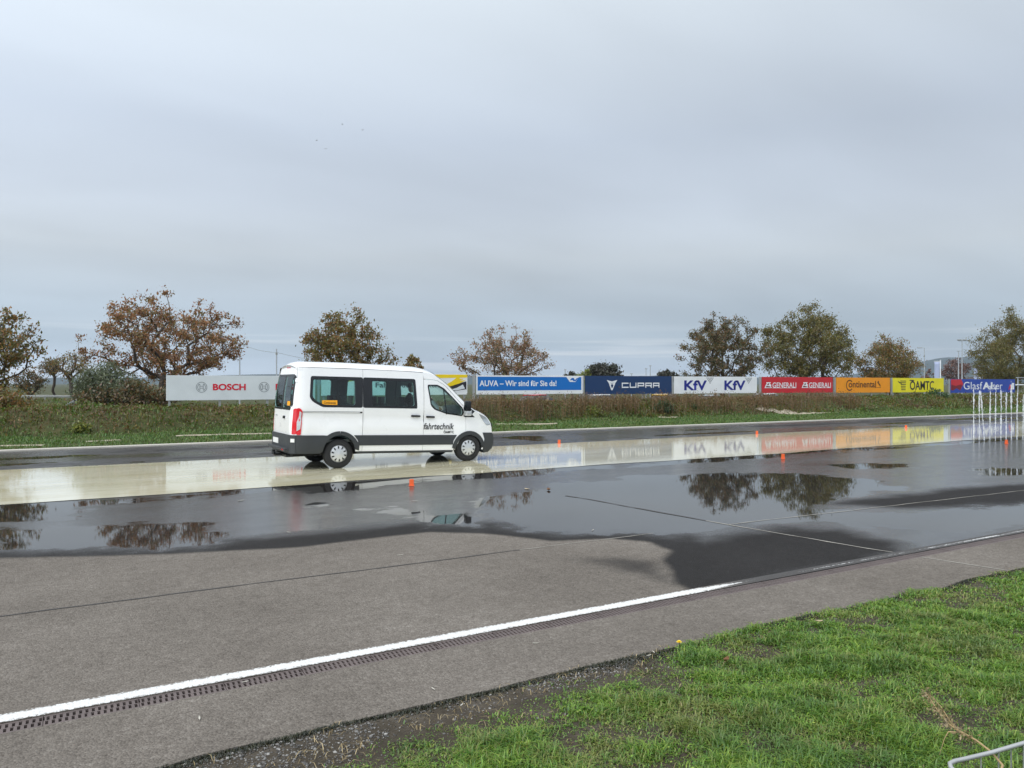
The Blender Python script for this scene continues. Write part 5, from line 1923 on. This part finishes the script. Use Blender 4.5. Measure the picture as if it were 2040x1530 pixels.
# keep the rubble bare
pos = np.stack([bxx, bnn, bz_ - 0.01], -1)
hh = r.uniform(0.05, 0.12, len(bxx)) * (0.6 + 0.8 * vnoise(bxx, bnn, 0.7, 65))
rub = np.zeros(len(bxx), bool)
for (u0, u1, v0, v1, w) in [(0, 90, 883, 881, .12), (170, 240, 876, 873, .13), (350, 540, 868, 862, .18), (985, 1110, 846, 842, .65), (1310, 1350, 833, 832, .4), (1505, 1670, 826, 823, .7)]:
    a, b_ = gp(u0, v0, 0.16), gp(u1, v1, 0.16)
    rub |= (bxx > a[0]) & (bxx < b_[0]) & (np.abs(bnn - (a[1] + (bxx - a[0]) / (b_[0] - a[0]) * (b_[1] - a[1]))) < w * 0.55) & (r.random(len(bxx)) < 0.6)
vv, ff = blades(pos[~rub], hh[~rub], (r.uniform(0.014, 0.028, len(bxx)) * np.clip(depb / 32, 0.9, 1.8))[~rub], r.uniform(0.2, 1.0, (~rub).sum()), r)
o = obj('bank_grass', me_np('bank_grass', vv, ff), M['bank_lawn'])
tag(o, 'mown green grass strip beyond the concrete kerb', 'grass', kind='stuff')

# rough herbs on the bank face and behind
nbk = 150000
bxx = r.uniform(-16, 105, nbk)
bnn = np.where((bxx < 13) & (r.random(nbk) < 0.45), r.uniform(33, 53, nbk), 29.9 + r.random(nbk) ** 0.8 * 5.6)
depb = _s * bxx + _c * bnn
latb = (_c * bxx - _s * bnn) / depb
kk = (np.abs(latb) < 0.98) & (r.random(nbk) < np.clip(36 / depb, 0.3, 1))
bxx, bnn, depb = bxx[kk], bnn[kk], depb[kk]
bz_ = ground_z(bxx, bnn)
tall = vnoise(bxx, bnn, 1.5, 66) * 0.7 + vnoise(bxx, bnn, 0.45, 67) * 0.3
hh = r.uniform(0.05, 0.20, len(bxx)) * (0.25 + 2.6 * tall ** 2.2)
pos = np.stack([bxx, bnn, bz_ - 0.01], -1)
vv, ff = blades(pos, hh, r.uniform(0.02, 0.05, len(bxx)) * np.clip(depb / 32, 0.9, 1.8), r.uniform(0.2, 1.1, len(bxx)), r)
nl = 90000
j = r.integers(0, len(bxx), nl)
c = pos[j] + np.stack([r.normal(size=nl) * 0.05, r.normal(size=nl) * 0.05, hh[j] * r.uniform(0.3, 1.05, nl)], -1)
u = rand_dirs(r, nl)
w_ = np.cross(u, rand_dirs(r, nl))
sz = r.uniform(0.02, 0.075, nl)[:, None]
v2, f2 = quads_from(c, u * sz, w_ * sz)
f2 = np.concatenate([f2[:, [0, 1, 2]], f2[:, [0, 2, 3]]], 0) + len(vv)
vv, ff = np.concatenate([vv, v2]), np.concatenate([ff, f2])
o = obj('bank_herbs', me_np('bank_herbs', vv, ff), M['bank_herb'])
tag(o, 'rough herbs and low weeds covering the bank', 'grass', kind='stuff')

# tall dry weeds: stems with small leaves, mainly under the blue and white boards
nw = 20000
wx = r.uniform(-8, 66, nw)
wn = r.uniform(30.1, 32.3, nw)
dens = np.where((wx > 15.5) & (wx < 38), 1.0, np.where((wx >= 38) & (wx < 44), 0.55, np.where(wx < 15.5, 0.16, 0.10)))
dens = dens * np.clip(0.35 + 1.1 * (vnoise(wx, wn, 1.2, 68) - 0.15), 0, 1)
kk = r.random(nw) < dens * 0.62
wx, wn = wx[kk], wn[kk]
wz = ground_z(wx, wn)
top = np.clip(1.42 - wz, 0.30, 1.15) * (0.45 + 0.45 * vnoise(wx, wn, 1.1, 69) + 0.45 * vnoise(wx, wn, 0.35, 70)) * r.uniform(0.6, 1.1, len(wx))
top = np.where(wx < 15.5, top * 0.5, top)
top = np.where(wx > 44, top * 0.5, top)
pos = np.stack([wx, wn, wz - 0.02], -1)
v1, f1 = blades(pos, top, r.uniform(0.010, 0.020, len(wx)), r.uniform(0.0, 0.35, len(wx)), r)
# leaves along the stems
per = 9
rep = np.repeat(np.arange(len(wx)), per)
t = r.uniform(0.25, 1.05, len(rep))
c = pos[rep] + np.stack([r.normal(size=len(rep)) * 0.07, r.normal(size=len(rep)) * 0.07, t * top[rep]], -1)
u = rand_dirs(r, len(rep))
w_ = np.cross(u, rand_dirs(r, len(rep)))
sz = r.uniform(0.018, 0.045, len(rep))[:, None]
v2, f2 = quads_from(c, u * sz, w_ * sz)
v2b = v2.reshape(-1, 4, 3)
f2t = np.concatenate([f2[:, [0, 1, 2]], f2[:, [0, 2, 3]]], 0) + len(v1)
o = obj('dry_weeds', me_np('dry_weeds', np.concatenate([v1, v2]), np.concatenate([f1, f2t])), M['weed_dry'])
tag(o, 'tall dry brown weeds growing in front of the boards', 'weeds', kind='stuff')

# ------------------------------------------------------------------ orange marker stubs
sm = MB()
sm.box(-0.042, 0.042, -0.012, 0.012, 0.012, 0.125)
sm2 = sm.mesh('marker_blade', bevel=0.006)
sm2.materials.append(M['stub_orange'])
bs = MB()
bs.box(-0.05, 0.05, -0.04, 0.04, 0.0, 0.014)
bsm = bs.mesh('base', bevel=0.004)
bsm.materials.append(M['stub_orange'])
lab = ['orange lane marker stub on the dark asphalt beside the van', 'orange marker stub at the far edge of the cream lane behind the van nose',
       'orange marker stub at the far edge below the red board', 'orange marker stub by the near edge below the white board reflection',
       'orange marker stub at the far edge below the yellow board', 'orange marker stub standing in front of the water jets']
for (u, v), l in zip([(820, 968), (1114, 884), (1508, 865), (1560, 914), (1805, 853), (2005, 884)], lab):
    x, n = gp(u, v)
    e = empty('lane_marker', (x, n, 0.001), -YAW + random.uniform(-.2, .2))
    tag(e, l, 'marker', 'orange lane marker stubs')
    link(bpy.data.objects.new('marker_blade', sm2), e)
    link(bpy.data.objects.new('base', bsm), e)

# ------------------------------------------------------------------ water jets
JET = [(1940, 876, 776), (1951, 877, 778), (1961, 878, 779), (1972, 878, 768), (1983, 879, 768), (1994, 879, 776), (2004.5, 879, 782), (2015, 878, 766), (2026, 877, 782), (2038, 877, 786)]
for i, (u, v, vt) in enumerate(JET):
    x, n = gp(u, v)
    D = n / ray(u, v)[1]
    ht = EYE - (vt - HY) / FPX * D
    e = empty('water_jet', (x, n, 0.006))
    tag(e, 'white water jet leaning sideways among the upright jets' if i == 2 else 'white upright water jet shooting from the wet track', 'water jet', 'row of upright water jets')
    rj = random.Random(300 + i)
    pts, rad = [], []
    m = 46
    lx_ = (0.12 if i == 2 else 0.02 * rj.uniform(-1, 1))
    for k in range(m + 1):
        t = k / m
        wob = 0.018 * t ** 1.5
        pts.append((_c * (-lx_ * t) + rj.uniform(-wob, wob) * .7, -_s * (-lx_ * t) + rj.uniform(-wob, wob) * .7, ht * t))
        rad.append((0.0175 + 0.005 * math.sin(9 * t + i)) * (1 + rj.uniform(-0.45, 0.6) * min(1, 2 * t)) * (1.1 if t > 0.85 else 1))
    rad[-1] = 0.006
    mb = MB()
    mb.tube(pts, rad, 7)
    mb.build('column', M['water_white'], e, smooth=True, fix=False)
    # loose drops round the head
    nd2 = 26
    tt = np.array([rj.random() ** 0.7 for _ in range(nd2)])
    pp = np.array([[rj.gauss(0, .03 + .035 * q) - _c * lx_ * q, rj.gauss(0, .03 + .035 * q), ht * (0.3 + 0.76 * q)] for q in tt])
    d = lumps('droplets', pp, np.array([rj.uniform(0.006, 0.018) for _ in range(nd2)]), M['water_white'], np.random.default_rng(i))
    d.parent = e
    d['kind'] = 'stuff'

# ------------------------------------------------------------------ lamps, banners, wire poles
def pole_base(u, n):
    x = bx(u, n)
    return x, n, bank_ground(x, n)


def lamp(u, n, top, kind, label):
    x, n, z = pole_base(u, n)
    e = empty('street_lamp', (x, n, z))
    tag(e, label, 'street lamp', 'lamp posts behind the boards')
    H = on_n(u, top, n)[2] - z
    k = n / ray(u, HY)[1] / FPX
    MB().tube([(0, 0, -0.1), (0, 0, H)], [0.09, 0.055], 8).build('post', M['lamp_steel'], e, smooth=True, sharp=50)
    if kind == 'single':
        a = MB()
        a.tube([(0, 0, H), (-9 * k * _c, 9 * k * _s, H + 0.05)], 0.04, 6)
        a.build('arm', M['lamp_steel'], e)
        hd = MB()
        hd.box(-14 * k, -5 * k, -0.12, 0.12, H - 0.05, H + 0.10)
        o = hd.build('lamp_head', M['lamp_steel'], e, bevel=0.04)
        o.rotation_euler = (0, 0, -YAW)
    elif kind == 'double':
        hd = MB()
        hd.box(-9 * k, -1.5 * k, -0.15, 0.15, H - 0.02, H + 0.14)
        hd.box(1.5 * k, 9 * k, -0.15, 0.15, H - 0.02, H + 0.14)
        o = hd.build('lamp_head', M['post_grey'], e, bevel=0.04)
        o.rotation_euler = (0, 0, -YAW)
        a = MB()
        a.box(-8 * k, 8 * k, -0.04, 0.04, H - 0.12, H - 0.04)
        o = a.build('arm', M['lamp_steel'], e)
        o.rotation_euler = (0, 0, -YAW)
    else:
        hd = MB()
        hd.box(-2.5 * k, 2.5 * k, -0.12, 0.12, H - 0.02, H + 0.10)
        o = hd.build('lamp_head', M['lamp_steel'], e, bevel=0.03)
        o.rotation_euler = (0, 0, -YAW)
    return e


lamp(1841.5, 66, 693, 'single', 'grey lamp post with single arm left of the hill')
lamp(1916.5, 62, 678, 'double', 'tall grey lamp post with two flat heads')
lamp(1909.5, 58, 700, 'plain', 'shorter pale post beside the double headed lamp')
lamp(1126, 90, 737, 'plain', 'thin distant post behind the bright blue board')
lamp(1287, 95, 735, 'plain', 'thin distant lamp post behind the navy board')
lamp(1295.5, 92, 729, 'plain', 'taller thin distant lamp post behind the navy board')
lamp(1258, 96, 745, 'plain', 'short distant post behind the navy board middle')
for u, top, l in ((1873.5, 717, 'pale blue banner hanging from a white pole behind the yellow board'), (1952, 722, 'pale blue banner on a pole in front of the large olive tree')):
    x, n, z = pole_base(u, 48)
    e = empty('banner_flag', (x, n, z))
    tag(e, l, 'flag', 'banner flags behind the boards')
    H = on_n(u, top, n)[2] - z
    k = n / ray(u, HY)[1] / FPX
    MB().tube([(0, 0, -0.1), (0, 0, H)], [0.06, 0.05], 8).build('pole', M['ink_white'], e)
    a = MB()
    a.tube([(0, 0, H - 0.15), (-13 * k * _c, 13 * k * _s, H - 0.15)], 0.025, 6)
    a.build('arm', M['ink_white'], e)
    v, f = [], []
    for i in range(9):
        for j in range(13):
            s_ = -1.2 * k - 11 * k * i / 8
            wv = 0.03 * math.sin(i * 1.3 + j * 0.35)
            v.append((s_ * _c + wv * _s, -s_ * _s + wv * _c, H - 0.2 - (H - 1.2) * j / 12))
    for i in range(8):
        for j in range(12):
            a_ = i * 13 + j
            f.append((a_, a_ + 13, a_ + 14, a_ + 1))
    o = obj('cloth', me_py('cloth', v, f, True), M['banner_cloth'], e)
    sol = o.modifiers.new('thickness', 'SOLIDIFY')
    sol.thickness = 0.004
tops = []
for u, top, l in ((477.5, 677, 'thin wire pole rising behind the grey board'), (551, 695, 'second thin wire pole just behind the van rear')):
    x, n, z = pole_base(u, 60)
    e = empty('wire_pole', (x, n, z))
    tag(e, l, 'pole', 'poles carrying the overhead wire')
    H = on_n(u, top, n)[2] - z
    MB().tube([(0, 0, -0.1), (0, 0, H)], [0.055, 0.045], 8).build('post', M['lamp_steel'], e)
    MB().box(-0.07, 0.07, -0.05, 0.05, H - 0.45, H - 0.30).build('insulator', M['post_grey'], e)
    tops.append((x, n, z + H - 0.28))
wp = []
tops.append((tops[1][0] + 9, 66, tops[1][2] - 0.9))
for a, b_ in zip(tops[:-1], tops[1:]):
    for k in range(11):
        t = k / 10
        wp.append(tuple(a[i] + (b_[i] - a[i]) * t for i in range(2)) + (a[2] + (b_[2] - a[2]) * t - 0.15 * math.sin(math.pi * t),))
o = MB().tube(wp, 0.012, 5).build('overhead_wire', M['post_grey'])
tag(o, 'thin overhead wire sagging between the two thin poles', 'wire')

# guard rail on the embankment at the left
gpts = [(0, 50.5, 0.42), (0, 46.0, 0.0)]
def rail(pts, label, hk=1.0, mat='galvanised'):
    e = empty('guard_rail', pts[0])
    tag(e, label, 'guard rail', 'guard rails on the left embankment')
    p0 = Vector(pts[0])
    prof = [(-0.15, 0.0), (-0.10, 0.04), (-0.03, 0.04), (0.0, 0.0), (0.03, 0.04), (0.10, 0.04), (0.15, 0.0)]
    v, f = [], []
    for p in pts:
        q = Vector(p) - p0
        for dz, dy in prof:
            v.append((q.x, q.y - dy * hk, q.z + (0.60 + dz) * hk))
    m = len(prof)
    for i in range(len(pts) - 1):
        for j in range(m - 1):
            a = i * m + j
            f.append((a, a + m, a + m + 1, a + 1))
    o = obj('rail', me_py('rail', v, f), M[mat], e)
    o.modifiers.new('thickness', 'SOLIDIFY').thickness = 0.006
    for i in range(len(pts) - 1):
        a, b_ = Vector(pts[i]) - p0, Vector(pts[i + 1]) - p0
        n_ = max(1, int((b_ - a).length / 2.0))
        for k in range(n_):
            q = a + (b_ - a) * (k / n_)
            MB().box(q.x - 0.04, q.x + 0.04, q.y + 0.01, q.y + 0.09, q.z - 0.2, q.z + 0.70 * hk).build('post', M[mat], e)


def at_un(u, n):
    x = bx(u, n)
    return (x, n, bank_ground(x, n))


rail([at_un(-60, 42.0), at_un(0, 42.5), at_un(60, 43.5), at_un(110, 45.0), at_un(158, 47.0)], 'grey steel guard rail rising to the right')
rail([at_un(-60, 40.0), at_un(0, 39.5), at_un(60, 39.0), at_un(112, 38.2)], 'lower grey steel guard rail behind dry weeds')
rail([at_un(28, 53.0), at_un(90, 52.0), at_un(150, 51.5), at_un(215, 51.0)], 'distant guard rail along the embankment top', 0.45, 'post_grey')

# fence at the far right behind the last board
e = empty('white_railing', at_un(2024, 34))
tag(e, 'pale metal railing past the end of the royal blue board', 'railing')
x0, _, z0 = at_un(2024, 34)
mb = MB()
mb.tube([(0, 0, 0.95), (6, 0, 0.95)], 0.05, 8)
mb.build('top_rail', M['ink_white'], e)
for k in range(4):
    MB().tube([(0.3 + 1.7 * k, 0, -0.2), (0.3 + 1.7 * k, 0, 1.6)], 0.045, 8).build('post', M['lamp_steel'], e)
MB().tube([(0, 0, 1.55), (6, 0, 1.55)], 0.03, 8).build('upper_rail', M['lamp_steel'], e)


# ------------------------------------------------------------------ cars parked beyond the bank
def make_car(u, n, rz, paint, label):
    x = bx(u, n)
    e = empty('parked_car', (x, n, bank_ground(x, n)), rz)
    tag(e, label, 'car', 'cars parked behind the bank')
    def loft(name, secs, mat):
        v, f = [], []
        for xx, zb, zt, w0, w1 in secs:
            v += [(xx, -w0, zb), (xx, -w0, (zb + zt) / 2), (xx, -w1, zt), (xx, w1, zt), (xx, w0, (zb + zt) / 2), (xx, w0, zb)]
        m = len(secs)
        for i in range(m - 1):
            for j in range(6):
                a, b_ = i * 6 + j, i * 6 + (j + 1) % 6
                f.append((a, b_, b_ + 6, a + 6))
        f += [(0, 1, 2, 3, 4, 5), tuple((m - 1) * 6 + j for j in range(6))]
        mb = MB().add(v, f)
        return mb.build(name, M[mat], e, smooth=True, sharp=40)
    loft('body', [(-2.1, .35, .80, .70, .66), (-2.0, .25, .92, .84, .76), (-1.2, .2, .95, .88, .82), (0.9, .2, .94, .88, .82), (1.7, .2, .82, .86, .76), (2.1, .3, .66, .70, .62)], paint)
    loft('window_band', [(-1.75, .90, .95, .74, .70), (-1.35, .90, 1.36, .75, .60), (0.15, .90, 1.38, .75, .60), (1.0, .90, .96, .74, .70)], 'car_glass')
    loft('roof', [(-1.40, 1.35, 1.40, .62, .54), (-0.6, 1.36, 1.47, .63, .50), (0.1, 1.355, 1.42, .62, .54), (0.3, 1.30, 1.34, .60, .56)], paint)
    for sx in (-1.3, 1.35):
        for sy in (-1, 1):
            w = MB()
            w.lathe([(0.0, 0.0), (0.2, 0.0), (0.30, 0.02), (0.31, 0.1), (0.30, 0.18), (0.0, 0.2)], 20)
            o = w.build('wheel', M['rubber'], e, smooth=True, sharp=40)
            o.location = (sx, sy * 0.86 - (0.2 if sy > 0 else 0), 0.31)


make_car(1076, 51.5, 0.3, 'car_red', 'red parked car glimpsed under the bright blue board')
make_car(1203, 47.5, 0.2, 'car_white', 'white parked car glimpsed under the navy board')
make_car(1323, 45.0, 0.6, 'car_yellow', 'yellow parked car glimpsed under the navy board end')
make_car(1428, 42.0, 0.1, 'car_silver', 'silver parked car glimpsed under the white KfV board')
make_car(1530, 40.0, 0.4, 'car_white', 'white parked car with dark windows glimpsed under the red board')

# ------------------------------------------------------------------ birds
for i, (u, v, rz, fl_) in enumerate([(631, 280, 0.2, 0.35), (649, 297, 1.0, 0.6), (682, 248, -0.2, 0.1), (722.5, 259.5, 0.8, 0.9)]):
    ry = ray(u, v)
    D = 150.0
    e = empty('bird', (ry[0] * D, ry[1] * D, EYE + ry[2] * D), rz)
    tag(e, 'tiny dark bird flying high above the van', 'bird', 'birds flying above the van')
    bm_ = MB()
    bm_.tube([(-0.16, 0, 0), (-0.08, 0, 0), (0.05, 0, 0.01), (0.14, 0, 0.02), (0.19, 0, 0.02)], [0.02, 0.035, 0.05, 0.03, 0.008], 8)
    body = bm_.build('body', M['bird_dark'], e, smooth=True)
    for s in (-1, 1):
        wv = [(-0.05, 0, 0.02), (0.06, 0, 0.02), (0.05, s * 0.16, 0.02 + 0.16 * fl_), (-0.06, s * 0.17, 0.02 + 0.16 * fl_), (-0.06, s * 0.38, 0.02 + 0.12 * fl_)]
        wv2 = [(a, b_, c_ - 0.008) for a, b_, c_ in wv]
        MB().add(wv + wv2, [(0, 1, 2, 3), (3, 2, 4), (8, 7, 6, 5), (9, 7, 8), (1, 0, 5, 6), (2, 1, 6, 7), (4, 2, 7, 9), (3, 4, 9, 8), (0, 3, 8, 5)]).build('wing', M['bird_dark'], e)

# ------------------------------------------------------------------ fallen leaves, paper scraps, flower, stalk, tube frame
def leaf_thing(name, u, v, size, mat, label, cat, group, z=0.002, curl=0.3, wide=0.5, rz=None):
    on_verge = gp(u, v)[1] < verge_edge(gp(u, v)[0]) - 0.02
    x, n = gp(u, v, 0.03 if on_verge else 0.0)
    zz = (float(verge_z(x, n)) + 0.03) if on_verge else z
    vv, f = [], []
    for i in range(7):
        t = i / 6
        w = size * wide * math.sin(math.pi * min(max(t, 0.04), 0.97)) ** 0.8
        for j in (-1, 0, 1):
            vv.append(((t - 0.5) * size * 2, j * w, curl * size * (abs(j) * 0.5 + (2 * t - 1) ** 2 * 0.6) + 0.002 * (1 if j else 0)))
    for i in range(6):
        for j in range(2):
            a = i * 3 + j
            f.append((a, a + 3, a + 4, a + 1))
    o = obj(name, me_py(name, vv, f, True), M[mat])
    o.location = (x, n, zz + 0.002)
    o.rotation_euler = (0, 0, random.uniform(0, 6.28) if rz is None else rz)
    o.modifiers.new('thickness', 'SOLIDIFY').thickness = 0.0012
    return tag(o, label, cat, group)


GL = 'scraps and leaves lying on the asphalt'
for u, v, sz, l in [(397, 1433, .028, 'pale straw scrap on the asphalt strip below the drain'), (797, 1107, .035, 'pale scrap on the dry asphalt by the sealed joint'), (1181, 1057, .035, 'white scrap at the edge of the wet asphalt'),
                    (863, 1374, .022, 'white scrap on the edge strip near the soil'), (488, 1360, .022, 'white scrap lying on the iron drain grate'), (1067, 1283, .022, 'pale scrap on the edge strip beside the drain'),
                    (575, 1061, .03, 'pale scrap on the wet asphalt left of the puddle'), (480, 998, .06, 'pale scrap on the wet asphalt beside the cream lane'), (826, 999, .05, 'pale scrap on the wet asphalt below the orange stub'),
                    (1302, 1305, .020, 'white scrap at the grass edge beside the yellow flower'), (1293, 1313, .022, 'cream coloured petal like scrap in the soil'), (920, 1409, .018, 'white pebble like scrap on the dark soil')]:
    leaf_thing('paper_scrap', u, v, sz, 'paper_bit', l, 'scrap', GL, curl=0.15, wide=0.16)
leaf_thing('fallen_leaf', 1093, 977, .075, 'leaf_brown', 'curled brown leaf standing on the wet asphalt', 'leaf', GL, curl=0.45)
leaf_thing('fallen_leaf', 1447, 1325, .034, 'leaf_brown', 'curled brown leaf lying on the lawn', 'leaf', GL, curl=0.6)
leaf_thing('fallen_leaf', 1632, 1246, .03, 'leaf_dry', 'pale dry leaf on the lawn near the edge strip', 'leaf', GL, curl=0.3)
leaf_thing('fallen_leaf', 1050, 975, .07, 'leaf_dry', 'flat pale leaf on the wet asphalt beside the curled leaf', 'leaf', GL, curl=0.2)

# dandelion
x, n = gp(1353, 1290, 0.04)
e = empty('dandelion', (x, n, float(verge_z(x, n))))
tag(e, 'single yellow dandelion flower at the grass edge', 'flower')
MB().tube([(0, 0, -0.01), (0.004, 0, 0.03), (0, 0, 0.06)], 0.0025, 6).build('stem', M['leaves_green'], e)
fb = MB()
for ring_, (rr, zz, kk) in enumerate([(0.020, 0.064, 16), (0.015, 0.070, 12), (0.008, 0.074, 8)]):
    for k in range(kk):
        a = 2 * math.pi * k / kk + ring_ * 0.2
        d = Vector((math.cos(a), math.sin(a), 0.0))
        s_ = Vector((-d.y, d.x, 0)) * 0.003
        p0 = Vector((0, 0, 0.060))
        p1 = d * rr + Vector((0, 0, zz))
        fb.add([p0 - s_ * 0.4, p0 + s_ * 0.4, p1 + s_, p1 - s_], [(0, 1, 2, 3)])
fb.build('petals', M['petal'], e, fix=False)

# dry stalk leaning over the tube frame
def vpt(u, v, dep):
    """point at a given distance along the view, for things held clear of the ground"""
    q = ray(u, v)
    return Vector((q[0] * dep, q[1] * dep, EYE + q[2] * dep))


frame_pts = [vpt(2110, 1462, 3.02), vpt(2040, 1481, 2.98), vpt(1975, 1500, 2.94), vpt(1925, 1512, 2.90), vpt(1902, 1517, 2.88), vpt(1893, 1522, 2.86), vpt(1895, 1530, 2.84), vpt(1908, 1542, 2.80), vpt(1950, 1575, 2.72)]
e = empty('mesh_barrier', (frame_pts[0].x, frame_pts[0].y, float(verge_z(frame_pts[0].x, frame_pts[0].y))))
tag(e, 'corner of a galvanised tube barrier with upright wires in the grass', 'barrier')
org = Vector(e.location)
mb = MB()
mb.tube([p - org for p in frame_pts], 0.0085, 10)
mb.build('tube_frame', M['galvanised'], e, smooth=True, sharp=60)
for u, v in [(1955, 1505), (1990, 1495), (2015, 1488), (2040, 1481), (2068, 1474)]:
    dp = 2.94 + (u - 1975) / 1000
    p = vpt(u, v, dp) - org
    MB().tube([p, p + Vector((0.0, 0, -0.30))], 0.003, 6).build('wire', M['galvanised'], e)
e = empty('dry_stalk', tuple(vpt(1965, 1530, 3.0)))
tag(e, 'dry brown weed stalk leaning over the tube barrier', 'plant')
org = Vector(e.location)
S1 = [vpt(1990, 1560, 2.85), vpt(1998, 1525, 2.92), vpt(1975, 1498, 2.97), vpt(1945, 1475, 3.05), vpt(1915, 1460, 3.12), vpt(1890, 1442, 3.2), vpt(1870, 1418, 3.28), vpt(1852, 1390, 3.36), vpt(1845, 1380, 3.40)]
S2 = [vpt(1945, 1475, 3.05), vpt(1905, 1452, 3.15), vpt(1895, 1440, 3.2), vpt(1875, 1408, 3.28), vpt(1855, 1387, 3.36)]
S3 = [vpt(1915, 1460, 3.12), vpt(1890, 1458, 3.14), vpt(1882, 1472, 3.14), vpt(1872, 1505, 3.12)]
mb = MB()
for pts, r0 in ((S1, 0.0055), (S2, 0.0035), (S3, 0.0030)):
    mb.tube([p - org for p in pts], [r0 * (1 - 0.7 * i / (len(pts) - 1)) for i in range(len(pts))], 6)
mb.build('stem', M['straw'], e, smooth=True)
rs = np.random.default_rng(5)
path = [np.array(p - org) for p in S1[3:]]
cs = []
for k in range(420):
    i = rs.integers(0, len(path) - 1)
    cs.append(path[i] + (path[i + 1] - path[i]) * rs.random() + rs.normal(size=3) * 0.014)
cs = np.array(cs)
u = rand_dirs(rs, len(cs))
w_ = np.cross(u, rand_dirs(rs, len(cs)))
sz = rs.uniform(0.003, 0.010, len(cs))[:, None]
vv, ff = quads_from(cs, u * sz, w_ * sz)
obj('seed_heads', me_np('seed_heads', vv, ff), M['thatch'], e)

# ------------------------------------------------------------------ air between here and the hills
hz_ = MB().box(-2150, 3700, -950, 2950, -2, 90).build('haze', None)
mh = bpy.data.materials.new('haze_air')
mh.use_nodes = True
t = NT(mh.node_tree)
out = t.n('ShaderNodeOutputMaterial')
pv = t.n('ShaderNodeVolumePrincipled')
pv.inputs['Color'].default_value = (0.72, 0.84, 1.0, 1)
pv.inputs['Density'].default_value = 0.00016
pv.inputs['Anisotropy'].default_value = 0.2
t.t.links.new(pv.outputs[0], out.inputs['Volume'])
hz_.data.materials.append(mh)
tag(hz_, 'thin bluish haze in the air before the far hills', 'haze', kind='stuff')
